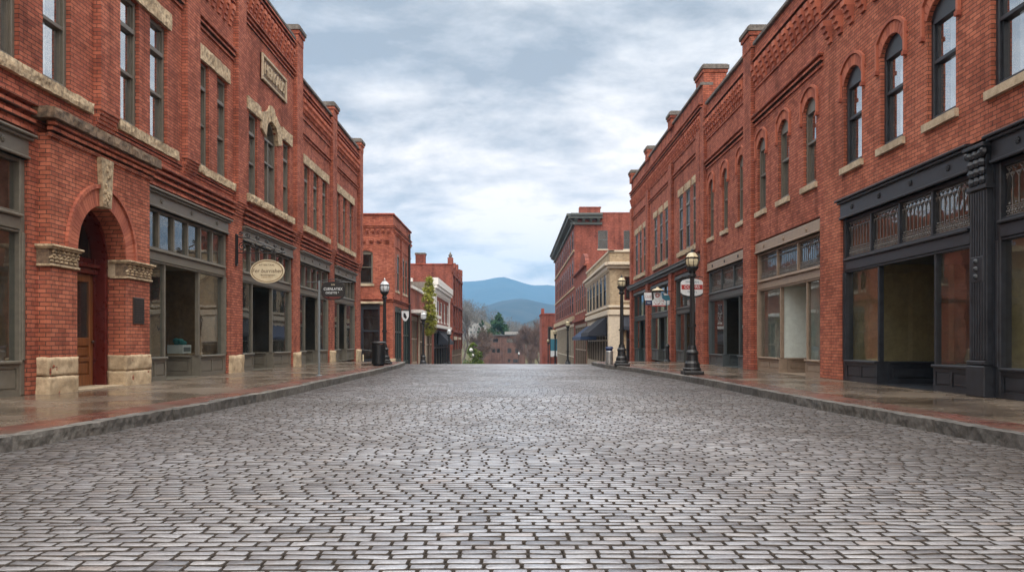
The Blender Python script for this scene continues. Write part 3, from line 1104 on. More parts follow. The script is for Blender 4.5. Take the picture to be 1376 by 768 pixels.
def hood(parent, F, op, w=0.0):
    """segmental brick head over a window with a raised hood mould and short drops"""
    u0, u1, v0, v1, rise = op
    a, um = (u1 - u0) / 2, (u0 + u1) / 2
    rad = (a * a + rise * rise) / (2 * rise)
    vc = v1 + rise - rad
    th = math.asin(a / rad)
    mb = MB()
    n = 11
    for i in range(n):
        t0 = math.pi / 2 - th + 2 * th * (i + 0.06) / n
        t1 = math.pi / 2 - th + 2 * th * (i + 0.94) / n
        mb.prism(F, [(um + r_ * math.cos(t_), vc + r_ * math.sin(t_)) for r_, t_ in ((rad, t0), (rad + 0.23, t0), (rad + 0.23, t1), (rad, t1))], w - 0.02, w + 0.015, 0)
    r2, r3 = rad + 0.24, rad + 0.30
    t2 = math.asin(min(0.98, (a + 0.10) / r2))
    for i in range(12):
        t0 = math.pi / 2 - t2 + 2 * t2 * i / 12
        t1 = math.pi / 2 - t2 + 2 * t2 * (i + 1) / 12
        mb.prism(F, [(um + r_ * math.cos(t_), vc + r_ * math.sin(t_)) for r_, t_ in ((r2, t0), (r3, t0), (r3, t1), (r2, t1))], w - 0.02, w + 0.055, 0)
    ze = vc + r2 * math.cos(t2)
    for sg in (-1, 1):
        c = um + sg * (a + 0.12)
        mb.box(F, c - 0.032, c + 0.032, ze - 0.52, ze + 0.04, w - 0.02, w + 0.054, 0)
        mb.box(F, c - 0.05, c + 0.05, ze - 0.60, ze - 0.521, w - 0.02, w + 0.075, 0)
    return mb.build('window_hood', 'voussoir', parent)

# ------------------------------------------------------------------ the setting: ground, road, pavements, hills


def interp(pts, t):
    for (a, x), (b, y) in zip(pts, pts[1:]):
        if t <= b:
            k = (t - a) / (b - a)
            return x + (y - x) * k
    return pts[-1][1]


CURB_L = [(-60, -4.9), (3, -4.85), (7.5, -4.62), (10, -4.40), (15, -4.22), (25, -4.28), (31, -4.42), (35, -4.7)]
CURB_R = [(-60, 4.95), (3, 4.90), (7.6, 4.72), (12, 4.48), (20, 4.38), (24, 4.20), (27.5, 3.92), (31, 3.42), (35, 3.28)]

# terrain sheet
ys = [-80, -20, 0, 20, 34, 36, 38, 40, 42, 44, 60, 80, 100, 130, 160, 190, 220, 260, 400, 800, 1600, 3200, 5000, 7000]
xs = [-4800, -2400, -1200, -600, -300, -150, -75, -30, -8, 0, 8, 30, 75, 150, 300, 600, 1200, 2400, 4800]
mb = MB()
for y in ys:
    for x in xs:
        mb.v.append((x, y, gz(y) - 0.16))
for i in range(len(ys) - 1):
    for j in range(len(xs) - 1):
        a = i * len(xs) + j
        mb.f.append((a, a + 1, a + len(xs) + 1, a + len(xs))); mb.m.append(0)
struct(mb.build('ground', 'earth', fix=False))

# the road: bed of dark grit with the setts standing in it, one mesh
V, Fc, MI = [], [], []
nv = 0
ry = [-60, -20, 0] + [k for k in range(2, 60, 2)] + [70, 100, 140, 180, 215]
bv = []
for y in ry:
    for x in (-9, -5.5, 0, 5.5, 9):
        bv.append((x, y, gz(y) - 0.020))
bf = []
for i in range(len(ry) - 1):
    for j in range(4):
        a = i * 5 + j
        bf.append((a, a + 1, a + 6, a + 5))
bm_l = [1 if ry[i] >= 2 and ry[i] < 48 else 0 for i in range(len(ry) - 1) for j in range(4)]
allv, allf, allm = list(bv), list(bf), list(bm_l)
rs = random.Random(3)
y = 2.9
row = 0
while y < 47.0:
    rh = 0.085 + rs.uniform(-0.006, 0.007)
    near = y < 15
    x = -5.3 - (0.0825 if row % 2 else 0.0) - rs.uniform(0, 0.05)
    xr = 5.4
    if y > 37: x, xr = -9 - rs.random() * .2, 9
    ph = 0.02 * math.sin(y * 1.7)
    while x < xr:
        side = abs(x) / 5.0
        ln = rs.uniform(0.158, 0.172) if side < 0.5 else rs.uniform(0.11, 0.205)
        g_ = 0.004 + rs.random() * 0.005
        jit = 0.004 + 0.022 * max(0, side - 0.35)
        x0, x1 = x + g_ / 2, x + ln - g_ / 2
        bow = 0.012 * math.sin(x * 0.9 + 0.4) + 0.006 * math.sin(x * 2.3 + y * 0.6)
        gy = 0.011 + rs.random() * 0.006
        y0 = y + gy / 2 + rs.uniform(-jit, jit) * .6 + bow
        y1 = y + rh - gy / 2 + rs.uniform(-jit, jit) * .6 + bow
        zt = gz(y) + rs.uniform(-0.0006, 0.0006) * (0.6 + 5.0 * side * side) + 0.004 * math.sin(x * 0.9 + y * 0.4) * math.sin(y * 0.7)
        tx, ty = rs.uniform(-0.02, 0.02) * (0.3 + side), rs.uniform(-0.02, 0.02) * (0.15 + side)
        cx, cyy = (x0 + x1) / 2, (y0 + y1) / 2
        sk = rs.uniform(-0.006, 0.006) * (1 + 2 * side)
        base = len(allv)
        if near:
            c = 0.004 + rs.random() * 0.007
            for ins, zz in ((0.0, -0.034), (0.0, -0.012), (0.003, -0.004), (0.0062, 0.0)):
                a0, a1, b0, b1 = x0 + ins, x1 - ins, y0 + ins * .9, y1 - ins * .9
                cc = c
                for (px, py) in ((a0 + cc, b0), (a1 - cc, b0), (a1, b0 + cc), (a1, b1 - cc), (a1 - cc, b1), (a0 + cc, b1), (a0, b1 - cc), (a0, b0 + cc)):
                    py2 = py + sk * (px - cx) / 0.1
                    allv.append((px, py2, zt + zz + tx * (px - cx) + ty * (py - cyy) + (rs.uniform(-.0015, .0015) if zz > -.02 else 0)))
            allv.append((cx, cyy, zt + 0.0012))
            for r_ in (0, 8, 16):
                for k in range(8):
                    k2 = (k + 1) % 8
                    allf.append((base + r_ + k, base + r_ + k2, base + r_ + 8 + k2, base + r_ + 8 + k)); allm.append(1)
            for k in range(8):
                allf.append((base + 24 + k, base + 24 + (k + 1) % 8, base + 32)); allm.append(0)
        else:
            for ins, zz in ((-0.001, -0.030), (0.004, 0.0)):
                for (px, py) in ((x0 + ins, y0 + ins), (x1 - ins, y0 + ins), (x1 - ins, y1 - ins), (x0 + ins, y1 - ins)):
                    allv.append((px, py, zt + zz + tx * (px - cx) + ty * (py - cyy)))
            for k in range(4):
                k2 = (k + 1) % 4
                allf.append((base + k, base + k2, base + 4 + k2, base + 4 + k)); allm.append(0 if y > 30 else 1)
            allf.append((base + 4, base + 5, base + 6, base + 7)); allm.append(0)
        x += ln
    y += rh
    row += 1
me = bpy.data.meshes.new('road')
me.from_pydata(allv, [], allf)
me.materials.append(M['sett']); me.materials.append(M['grit'])
me.polygons.foreach_set('material_index', allm)
me.polygons.foreach_set('use_smooth', [i >= len(bf) and len(f) == 3 or False for i, f in enumerate(allf)])
me.update()
road = bpy.data.objects.new('road', me)
col.objects.link(road)
struct(road)


def path_of(curb, sgn):
    """kerb line, then a rounded corner into the side street"""
    pts = [(interp(curb, y), y) for y in [-60, -30, -10, 0, 3, 5, 7.5, 9, 10.5, 12, 13.5, 15, 17, 19, 21, 23, 25, 27, 29, 31, 33, 35]]
    x, y = pts[-1]
    for k in range(1, 7):
        th = k * math.pi / 12
        pts.append((x + sgn * 3.0 * (1 - math.cos(th)), y + 3.0 * math.sin(th)))
    pts.append((sgn * 30, pts[-1][1]))
    return pts


def pavement(curb, sgn, wall_x, far_y):
    ps = path_of(curb, sgn)
    kw, bw = 0.17, 0.55
    slab, band = MB(), MB()

    def off(i, d):
        a = Vector(ps[max(0, i - 1)]); b = Vector(ps[min(len(ps) - 1, i + 1)])
        t_ = (b - a).normalized()
        nrm = Vector((t_.y, -t_.x)) * sgn
        return Vector(ps[i]) + nrm * d
    n = len(ps)
    k0 = [off(i, kw) for i in range(n)]
    k1 = [off(i, kw + bw) for i in range(n)]

    def gz2(p):
        return gz(p[1]) + 0.13

    def tri(mbx, pts_, dz):
        mbx.add([(p[0], p[1], gz2(p) + dz) for p in pts_], [tuple(range(len(pts_)))])
    for i in range(n - 1):
        tri(band, (k0[i], k0[i + 1], k1[i + 1], k1[i]), 0.0)
    for i in range(n - 1):
        wx = sgn * 30 if k1[i].y > 34 else wall_x
        wx2 = sgn * 30 if k1[i + 1].y > 34 else wall_x
        if abs(k1[i].x) > 29: continue
        tri(slab, (k1[i], k1[i + 1], Vector((wall_x, min(k1[i + 1].y, 60))), Vector((wall_x, k1[i].y))), 0.0)
    o = struct(slab.build('pavement', 'pave'))
    o2 = struct(band.build('brick_pavement_strip', 'pavebrick'))
    # granite kerb stones, one rough block after another
    kb = MB()
    acc = []
    L = 0
    for i in range(3, n - 1):
        a, b = Vector(ps[i]), Vector(ps[i + 1])
        seglen = (b - a).length
        t_ = (b - a).normalized()
        m_ = max(1, int(round(seglen / 1.6)))
        for k in range(min(m_, 12)):
            s0, s1 = seglen * k / m_, seglen * (k + 1) / m_
            mid = a + t_ * ((s0 + s1) / 2)
            z = gz(mid.y)
            nr = Vector((t_.y, -t_.x)) * sgn
            FK = Fr((a.x, a.y, z), (t_.x, t_.y, 0), (-nr.x, -nr.y, 0))
            sd = rs.random() * 50
            top = 0.134 + rs.uniform(-0.006, 0.006)
            kb.rough(FK, s0 + 0.014, s1 - 0.014 + (0.02 if k == m_ - 1 else 0), -0.06, top, -kw - 0.01, 0.0 + rs.uniform(-.008, .008),
                     0.055 if mid.y < 14 else 0.15, 0.018, seed=sd)
    o3 = struct(kb.build('kerb', 'granite', smooth=False))


pavement(CURB_L, -1, -8.3, 60)
pavement(CURB_R, 1, 7.8, 60)
# pavements beyond the side streets, falling with the hill
for sgn, x0, x1, y0, y1 in ((-1, -5.2, -8.6, 51, 125), (1, 5.2, 8.2, 60, 170)):
    mb = MB()
    yy = [y0 + (y1 - y0) * i / 10 for i in range(11)]
    for a, b in zip(yy, yy[1:]):
        p = [(x0, a, gz(a) + .13), (x1, a, gz(a) + .13), (x1, b, gz(b) + .13), (x0, b, gz(b) + .13)]
        mb.quad(*p)
        mb.quad(p[0], p[3], (x0, b, gz(b) - .1), (x0, a, gz(a) - .1))
    struct(mb.build('pavement', 'pave', fix=False))

# hills


def ridge(name, prof, Y, front, backd, mat, amp, nx=160, ny=26, base=-12, seed=0, fine=1.0):
    """a range of hills: its crest follows the profile, its flanks fall away fore and aft"""
    mb = MB()
    x0, x1 = prof[0][0], prof[-1][0]
    for j in range(ny + 1):
        t_ = j / ny
        y = Y - front + (front + backd) * t_
        k = 1 - abs((y - Y) / (front if y < Y else backd))
        k = max(0.0, k) ** 0.9
        for i in range(nx + 1):
            x = x0 + (x1 - x0) * i / nx
            h = interp(prof, x) - base
            q = Vector((x / 420 + seed, y / 420, seed))
            nz = mnoise.fractal(q, 1.0, 2.0, 6) * amp
            rav = (1 - abs(mnoise.noise(Vector((x / 210 + seed * 2, y / 520, 1.3))))) * amp * 0.7
            kk = min(1, 4 * k * (1 - k) + 0.12)
            mb.v.append((x, y, base + h * k + (nz + rav - amp * 0.5) * kk * min(1, k * 3)))
    for j in range(ny):
        for i in range(nx):
            a = j * (nx + 1) + i
            mb.f.append((a, a + 1, a + nx + 2, a + nx + 1)); mb.m.append(0)
    return struct(mb.build(name, mat, smooth=True, fix=False))


def pix(px, py, Y):
    return ((px - 692) * Y / 1100, 1 + (459 - py) * Y / 1100)


far_prof = [(-3200, 150), (-1900, 330)] + [pix(a, b, 6000) for a, b in ((560, 386), (600, 380), (620, 378.5), (638, 378), (652, 376), (664, 373), (677, 371.8), (690, 375),
                                                                     (704, 380), (716, 383), (738, 382.5), (752, 385), (800, 396))] + [(1900, 240), (3200, 120)]
mid_prof = [(-1800, 130), (-900, 150)] + [pix(a, b, 3000) for a, b in ((560, 404), (600, 410), (620, 413), (642, 412.5), (658, 407), (675, 402), (692, 399.5), (704, 399.5), (717, 403),
                                                                    (733, 407.5), (750, 411), (790, 420))] + [(900, 70), (1800, 40)]
ridge('mountain', far_prof, 6000, 1700, 900, 'wooded', 38, seed=1.7)
ridge('mountain', mid_prof, 3000, 900, 700, 'wooded', 22, seed=4.1)
near_prof = [(-700, 40)] + [pix(a, b, 1300) for a, b in ((520, 404), (600, 412), (625, 414), (650, 421), (668, 432), (690, 444), (700, 436), (715, 430), (735, 424), (780, 420), (860, 418))] + [(700, 40)]
ridge('hill', near_prof, 1300, 350, 400, 'wooded_mid', 7, seed=8.3)
slope_prof = [(-260, 40)] + [pix(a, b, 520) for a, b in ((560, 408), (600, 414), (622, 418), (640, 424), (655, 432), (670, 441), (690, 452), (720, 456))] + [(60, -4), (160, -6)]
ridge('hillside', slope_prof, 520, 210, 160, 'earth', 2.0, nx=80, ny=18, seed=2.2)

# the air between here and the mountains
mb = MB()
FW = Fr((0, 0, 0), (1, 0, 0), (0, 1, 0))
mb.box(FW, -4900, 4900, -14, 700, -90, 7100)
hz = mb.build('haze', [], None)
hz['kind'] = 'stuff'
m = bpy.data.materials.new('air')
m.use_nodes = True
t = m.node_tree
t.nodes.remove(t.nodes['Principled BSDF'])
pv = N(t, 'ShaderNodeVolumePrincipled')
pv.inputs['Color'].default_value = (0.27, 0.60, 1.0, 1)
pv.inputs['Density'].default_value = 0.00019
pv.inputs['Anisotropy'].default_value = 0.0
t.links.new(pv.outputs[0], t.nodes['Material Output'].inputs['Volume'])
hz.data.materials.append(m)


# ------------------------------------------------------------------ helpers for buildings


def near_frame(F, u0):
    """frame of the side wall that faces the viewer: u runs into the building"""
    return Fr(F.P(u0, 0, 0), F.W * -1, F.U * -1)


def shell2(parent, F, u0, u1, vb, vt, depth, ops, mat, near_ops=(), op_depth=0.25, side_mat=None, roof_v=None):
    mb = MB()
    wall_sheet(mb, F, u0, u1, vb, vt, ops, op_depth)
    FN = near_frame(F, u0)
    mi = 1 if side_mat else 0
    wall_sheet(mb, FN, 0, depth, vb, vt, list(near_ops), 0.22, mi=mi)
    mb.quad(F.P(u1, vb, 0), F.P(u1, vt, 0), F.P(u1, vt, -depth), F.P(u1, vb, -depth), mi)
    mb.quad(F.P(u0, vb, -depth), F.P(u1, vb, -depth), F.P(u1, vt, -depth), F.P(u0, vt, -depth), mi)
    th = 0.34
    rv = vt - 0.9 if roof_v is None else roof_v
    for (a, b, c, d) in (((u0, 0), (u1, 0), (u1, -th), (u0, -th)), ((u0, -depth), (u1, -depth), (u1, -depth + th), (u0, -depth + th)),
                         ((u0, -th), (u0 + th, -th), (u0 + th, -depth + th), (u0, -depth + th)), ((u1 - th, -th), (u1, -th), (u1, -depth + th), (u1 - th, -depth + th))):
        mb.quad(*[F.P(p[0], vt, p[1]) for p in (a, b, c, d)])
    for (a, b) in (((u0 + th, -th), (u1 - th, -th)), ((u0 + th, -depth + th), (u1 - th, -depth + th)), ((u0 + th, -th), (u0 + th, -depth + th)), ((u1 - th, -th), (u1 - th, -depth + th))):
        mb.quad(F.P(a[0], rv, a[1]), F.P(b[0], rv, b[1]), F.P(b[0], vt, b[1]), F.P(a[0], vt, a[1]))
    mb.build('wall', [mat, side_mat] if side_mat else mat, parent, fix=False)
    r = MB()
    r.quad(F.P(u0 + 0.02, rv, -0.02), F.P(u1 - 0.02, rv, -0.02), F.P(u1 - 0.02, rv, -depth + 0.02), F.P(u0 + 0.02, rv, -depth + 0.02))
    r.build('roof', 'roof', parent, fix=False)
    return FN


def floor_slab(parent, F, u0, u1, v, depth, mat='inner_dark'):
    mb = MB()
    mb.box(F, u0 + 0.05, u1 - 0.05, v - 0.1, v, -depth + 0.1, -0.27)
    # partition a few metres behind the upper windows
    mb.quad(F.P(u0 + 0.05, v, -4.0), F.P(u1 - 0.05, v, -4.0), F.P(u1 - 0.05, v + 5.0, -4.0), F.P(u0 + 0.05, v + 5.0, -4.0))
    return mb.build('upper_floor', mat, parent, fix=False)


def coping_run(mb, F, u0, u1, v, w0=-0.40, w1=0.09, h=0.11):
    u = u0
    while u < u1 - 0.05:
        e = min(u1, u + 1.15)
        mb.bbox(F, u + 0.004, e - 0.004, v + 0.002, v + h + rs.uniform(-.006, .006), w0, w1, 0.015)
        u = e


def pier_cap(parent, F, u0, u1, vb, vt, w0, w1, mat='brick', name='pier_cap'):
    mb = MB()
    mb.box(F, u0, u1, vb, vt - 0.2, w0, w1, 0)
    mb.box(F, u0 - 0.045, u1 + 0.045, vt - 0.32, vt - 0.2, w0 - 0.045, w1 + 0.045, 0)
    mb.bbox(F, u0 - 0.09, u1 + 0.09, vt - 0.199, vt - 0.05, w0 - 0.09, w1 + 0.09, 0.02, 1)
    mb.bbox(F, u0 - 0.03, u1 + 0.03, vt - 0.049, vt, w0 - 0.03, w1 + 0.03, 0.02, 1)
    return mb.build(name, [mat, 'coping'], parent)


def pilaster(mb, F, u0, u1, v0, v1, w=0.13, foot=True):
    mb.box(F, u0, u1, v0, v1, -0.01, w)
    if foot:
        n = 5
        for i in range(n):
            k = (i + 1) / (n + 1)
            mb.box(F, u0 + 0.02 * (1 - 0), u1 - 0.02, v0 - 0.075 * (i + 1), v0 - 0.075 * i, -0.01, w * (1 - k))


def rough_run(parent, F, u0, u1, v0, v1, w1, name, mat='stone', amp=0.035, step=0.1, blocks=1.3):
    mb = MB()
    n = max(1, int(round((u1 - u0) / blocks)))
    for i in range(n):
        a, b = u0 + (u1 - u0) * i / n, u0 + (u1 - u0) * (i + 1) / n
        mb.rough(F, a + 0.003, b - 0.003, v0, v1, -0.2, w1, step, amp, seed=rs.random() * 60)
    return mb.build(name, mat, parent)

# ------------------------------------------------------------------ left: the long block with the arched doorway


def build_left_block():
    F = FL
    root = thing('commercial_block', 'long red brick block with round arched doorway, olive shopfronts and carved stone name tablet', 'building', (-7.9, 24, 0))
    U0, U1, U2 = [(8.55, 9.4), (9.95, 10.8), (12.2, 13.05), (13.7, 14.55)], [(16.32, 17.2), (17.72, 18.6)], [(20.4, 21.12), (21.72, 22.48)]
    ops, wins = [], []
    for a, b in U0 + U1 + U2:
        wins.append((a, b, 5.42, 8.08, 0))
    for a, b in ((24.3, 25.12), (27.9, 28.7)):
        wins.append((a, b, 5.36, 7.86, 0))
    arch = (25.8, 27.16, 5.36, 7.48, 0.62)
    wins.append(arch)
    for a, b in ((30.7, 31.45), (32.1, 32.9), (33.6, 34.4), (36.2, 36.95), (37.65, 38.4), (39.15, 39.9)):
        wins.append((a, b, 5.34, 7.66, 0))
    door = (14.4, 16.2, 0.10, 2.62, 0.9)
    shops = [(6.3, 13.3), (17.42, 22.55), (23.75, 29.12), (30.1, 34.85), (35.85, 40.6)]
    ops = wins + [door] + [(a, b, -0.2, 4.33, 0) for a, b in shops]
    # wall: one block, with the middle bay carried higher
    mb = MB()
    wall_sheet(mb, F, 1.0, 41.9, -0.3, 10.65, ops, 0.25)
    wall_sheet(mb, F, 23.3, 29.9, 10.65, 11.75, [], 0)
    for u, z in ((23.3, 11.75), (29.9, 11.75)):
        mb.quad(F.P(u, 10.65, 0), F.P(u, z, 0), F.P(u, z, -0.36), F.P(u, 10.65, -0.36))
    mb.quad(F.P(23.3, 10.65, -.36), F.P(29.9, 10.65, -.36), F.P(29.9, 11.75, -.36), F.P(23.3, 11.75, -.36))
    D = 14.0
    for u in (1.0, 41.9):
        mb.quad(F.P(u, -.3, 0), F.P(u, 10.65, 0), F.P(u, 10.65, -D), F.P(u, -.3, -D))
    mb.quad(F.P(1, -.3, -D), F.P(41.9, -.3, -D), F.P(41.9, 10.65, -D), F.P(1, 10.65, -D))
    mb.quad(F.P(1, 9.6, -.36), F.P(41.9, 9.6, -.36), F.P(41.9, 10.65, -.36), F.P(1, 10.65, -.36))
    mb.build('wall', 'brick', root, fix=False)
    r = MB()
    r.quad(F.P(1, 9.7, -.02), F.P(41.9, 9.7, -.02), F.P(41.9, 9.7, -D), F.P(1, 9.7, -D))
    r.build('roof', 'roof', root, fix=False)
    floor_slab(root, F, 1.0, 41.9, 4.75, D)
    # pilasters
    for a, b, lo, top in ((15.35, 16.1, 5.35, 10.65), (19.42, 20.2, 5.35, 10.65), (7.6, 8.2, 5.35, 10.65), (22.98, 23.68, 4.95, 11.75),
                          (29.2, 30.0, 4.95, 11.75), (34.95, 35.75, 4.95, 10.65), (41.05, 41.85, 4.95, 10.65)):
        pl = MB()
        pilaster(pl, F, a, b, lo, top, 0.14)
        pl.build('pilaster', 'brick', root)
    # string courses and corbel tables
    spans = [(1.0, 15.3), (16.15, 19.38), (20.25, 22.94), (23.72, 29.16), (30.05, 34.92), (35.8, 41.0)]
    def course(a, b, vs, **k):
        st = MB()
        strings(st, F, a, b, vs, **k)
        st.build('string_course', 'brick', root)
    for i, (a, b) in enumerate(spans):
        if i == 3:
            course(a, b, (10.36, 10.48, 10.60)); course(a, b, (11.36, 11.48, 11.60)); continue
        if i < 3:
            course(a, b, (8.86, 8.98, 9.10)); course(a, b, (10.34, 10.46, 10.57))
        else:
            course(a, b, (8.60, 8.72)); course(a, b, (9.28,)); course(a, b, (10.06, 10.18, 10.30))
    for a, b in ((1.0, 13.4), (17.38, 22.93), (23.74, 29.15), (30.05, 34.92), (35.8, 41.0)):
        course(a, b, (4.42, 4.56, 4.70, 4.84), step=0.034)
    for a, b in ((16.15, 19.36), (20.25, 22.94)):
        course(a, b, (5.06, 5.14), step=0.02)
    for i, (a, b) in enumerate(spans):
        ct = MB()
        if i == 3: dentils(ct, F, a + 0.1, b - 0.1, 10.80, 11.30, 0.36, 0.19, steps=4)
        elif i < 3: dentils(ct, F, a + 0.1, b - 0.1, 9.74, 10.30, 0.36, 0.19, steps=4)
        else:
            dentils(ct, F, a + 0.05, b - 0.05, 9.50, 9.72, 0.20, 0.10, steps=2)
            dentils(ct, F, a + 0.15, b - 0.05, 9.74, 9.98, 0.20, 0.10, steps=2, proud=0.16)
        ct.build('corbel_table', 'voussoir', root)
    for a, b, v in ((1.0, 23.2, 10.65), (23.3, 29.3, 11.75), (30.05, 34.95, 10.65), (35.8, 41.0, 10.65)):
        cp = MB(); coping_run(cp, F, a, b, v); cp.build('coping', 'coping', root)
    for a, b, vb, vt in ((29.22, 29.98, 11.7, 12.32), (34.95, 35.75, 10.6, 11.25), (41.05, 41.85, 10.6, 11.2)):
        pier_cap(root, F, a, b, vb, vt, -0.45, 0.16)
    # windows, lintels and sills
    for k, (a, b, c, d, r_) in enumerate(wins):
        ar = r_ > 0
        near = a < 24
        sash_window(root, F, (a, b, c, d, r_), curtain=(0.55 if near else (0.35 if k % 2 else 0.0)), cside=0, arched_head=ar, top_light=not ar)
    for a, b in ((8.4, 10.95), (12.0, 14.7), (16.2, 18.72), (20.28, 22.6)):
        rough_run(root, F, a, b, 8.085, 8.46, 0.05, 'lintel', amp=0.03)
        rough_run(root, F, a - (0.0 if a > 16 else 0.1), b + (0.35 if a > 15 else 0.5), 5.21, 5.415, 0.08, 'sill', amp=0.03, step=0.06)
    rough_run(root, F, 24.1, 25.35, 7.865, 8.25, 0.05, 'lintel', amp=0.03)
    rough_run(root, F, 27.62, 28.9, 7.865, 8.25, 0.05, 'lintel', amp=0.03)
    mb = MB()
    um = (arch[0] + arch[1]) / 2
    ps = arch_pts(arch, 10)
    ctr = 7.30
    outer = []
    for (x, z) in ps:
        d = Vector((x - um, z - ctr)); d.normalize()
        ex = 0.36 + (0.13 if abs(x - um) < 0.25 else 0)
        outer.append((x + d.x * ex, z + d.y * ex))
    outer[0] = (25.36, 7.62); outer[-1] = (27.60, 7.62)
    outer[1] = (25.40, 8.12); outer[-2] = (27.56, 8.12)
    for i in range(10):
        mb.prism(F, [ps[i], ps[i + 1], outer[i + 1], outer[i]], -0.2, 0.055 + rs.uniform(0, 0.025))
    mb.build('arch_hood', 'stone', root)
    rough_run(root, F, 24.0, 28.95, 5.14, 5.355, 0.12, 'sill', amp=0.045, step=0.08)
    for a, b in ((30.45, 34.65), (35.95, 40.15)):
        rough_run(root, F, a, b, 7.665, 8.0, 0.04, 'lintel', amp=0.03, step=0.14)
        rough_run(root, F, a, b, 5.13, 5.335, 0.11, 'sill', amp=0.04, step=0.14)
    # name tablet
    mb = MB()
    mb.box(F, 25.4, 28.1, 9.16, 9.98, -0.1, 0.03)
    for q in ((25.4, 28.1, 9.16, 9.25), (25.4, 28.1, 9.89, 9.98), (25.4, 25.5, 9.25, 9.89), (28.0, 28.1, 9.25, 9.89)):
        mb.bbox(F, *q, -0.05, 0.085, 0.015)
    tb = mb.build('name_tablet', 'stone_smooth', root)
    mb = MB(); mb.box(F, 25.5, 28.0, 9.25, 9.89, 0.02, 0.034); mb.build('sunk_field', 'stone_dark', tb)  # dark colour paints in the shadow around the letters
    lettering('carved_lettering', 'HERKAUS', 0.52, F, 26.75, 9.56, 0.036, 'stone_smooth', tb, 0.035, squeeze=0.98)
    # shopfronts
    storefront(root, F, *shops[0], ntr=8, nros=5, bulk=0.70, room='inner_brown')
    storefront(root, F, *shops[1], entry=(18.72, 20.75), ntr=6, nros=3, room='inner_brown')
    storefront(root, F, *shops[2], entry=(24.95, 27.0), ntr=6, nros=2, room='inner_dark')
    storefront(root, F, *shops[3], entry=(31.2, 33.2), ntr=5, nros=4, room='inner_dark')
    storefront(root, F, *shops[4], entry=(37.2, 38.8), ntr=6, nros=3, room='inner_dark')
    # stone feet of the piers between the shopfronts
    for a, b in ((22.6, 23.72), (29.16, 30.06), (34.9, 35.8), (40.66, 41.8)):
        mb = MB()
        mb.rough(F, a, b, -0.1, 0.62, -0.1, 0.06, 0.1, 0.05, seed=a)
        mb.build('pier_base', 'stone_base', root, smooth=True)
    # ---- the portal
    pt = MB()
    wall_sheet(pt, F, 13.56, 17.26, -0.1, 4.46, [door], 0.2, w=0.2)
    for u in (13.56, 17.26):
        pt.quad(F.P(u, -.1, 0), F.P(u, 4.46, 0), F.P(u, 4.46, .2), F.P(u, -.1, .2))
    strings(pt, F, 13.50, 17.32, (4.40, 4.495, 4.59), w=0.2, h=0.06, step=0.04)
    portal = pt.build('portal', 'brick_orange', root, fix=False)
    rough_run(portal, F, 13.36, 17.44, 4.672, 4.85, 0.38, 'portal_cornice', 'stone_dark', amp=0.022, step=0.06)
    voussoirs(portal, F, 15.3, 2.62, 0.9, 1.22, 0.0, math.pi, 44, 0.05, 0.215, 'portal_arch')
    voussoirs(portal, F, 15.3, 2.62, 1.225, 1.295, 0.0, math.pi, 44, 0.05, 0.255, 'hood_mould')
    mb = MB()
    pts_ = [(15.15, 3.5), (15.45, 3.5), (15.53, 4.4), (15.07, 4.4)]
    mb.prism(F, pts_, 0.1, 0.29)
    for k in range(26):
        v = 3.55 + rs.random() * 0.8
        u = 15.3 + rs.uniform(-.13, .13) * (0.8 + 0.4 * (v - 3.5))
        c = F.P(u, v, 0.29); r_ = rs.uniform(.02, .045)
        mb.blob(c, r_ * .8, r_, r_, seg=6, rings=4)
    mb.build('keystone', 'stone', portal)
    for a, b in ((13.47, 14.46), (16.14, 17.35)):
        mb = MB()
        mb.bbox(F, a - 0.01, b + 0.01, 2.575, 2.615, -0.1, 0.30, 0.012)
        mb.bbox(F, a + 0.02, b - 0.02, 2.545, 2.575, -0.1, 0.27, 0.012)
        mb.bbox(F, a + 0.03, b - 0.03, 2.255, 2.295, -0.1, 0.245, 0.012)
        mb.box(F, a + 0.04, b - 0.04, 2.30, 2.545, 0.0, 0.215, 1)  # dark backing paints the shade in the hollows of the carving
        n = 6
        for i in range(n):
            for j in range(2):
                u = a + 0.09 + (b - a - 0.18) * (i + (0.5 if j else 0.0)) / (n - 0.5)
                v = 2.375 + 0.105 * j
                for (du, dv) in ((0.036, 0.02), (-0.036, 0.02), (0, 0.04), (0.02, -0.032), (-0.02, -0.032)):
                    mb.blob(F.P(u + du, v + dv, 0.22), 0.03, 0.021, 0.021, seg=6, rings=4)
        mb.build('carved_capital', ['stone', 'stone_dark'], portal)
        mb = MB()  # plain return of the capital inside the opening
        if a < 15: mb.box(F, 14.2, 14.412, 2.28, 2.615, -0.149, 0.19)
        else: mb.box(F, 16.188, 16.4, 2.28, 2.615, -0.149, 0.19)
        mb.build('impost', 'stone_smooth', portal)
        mb = MB()
        for (z0, z1, s_) in ((-.05, 0.42, 0.0), (0.43, 0.74, 0.01)):
            mb.rough(F, a + 0.03 + s_, b - 0.03 - s_, z0, z1, -0.15, 0.205, 0.05, 0.032, seed=a + z0)
        mb.build('rusticated_base', 'stone_base', portal, smooth=True)
    # oxblood joinery and the door
    mb = MB()
    for u0, u1 in ((14.4, 14.5), (16.1, 16.2)):
        mb.bbox(F, u0, u1, 0.13, 2.62, -0.42, -0.15, 0.015)
        uu = (u0, u1) if u0 < 15 else (u0 - 0.05, u1)
    mb.box(F, 16.03, 16.1, 0.13, 2.62, -0.44, -0.34)
    mb.bbox(F, 14.5, 16.1, 2.30, 2.42, -0.45, -0.29, 0.015)
    mb.bbox(F, 14.5, 16.1, 2.42, 2.50, -0.45, -0.24, 0.015)
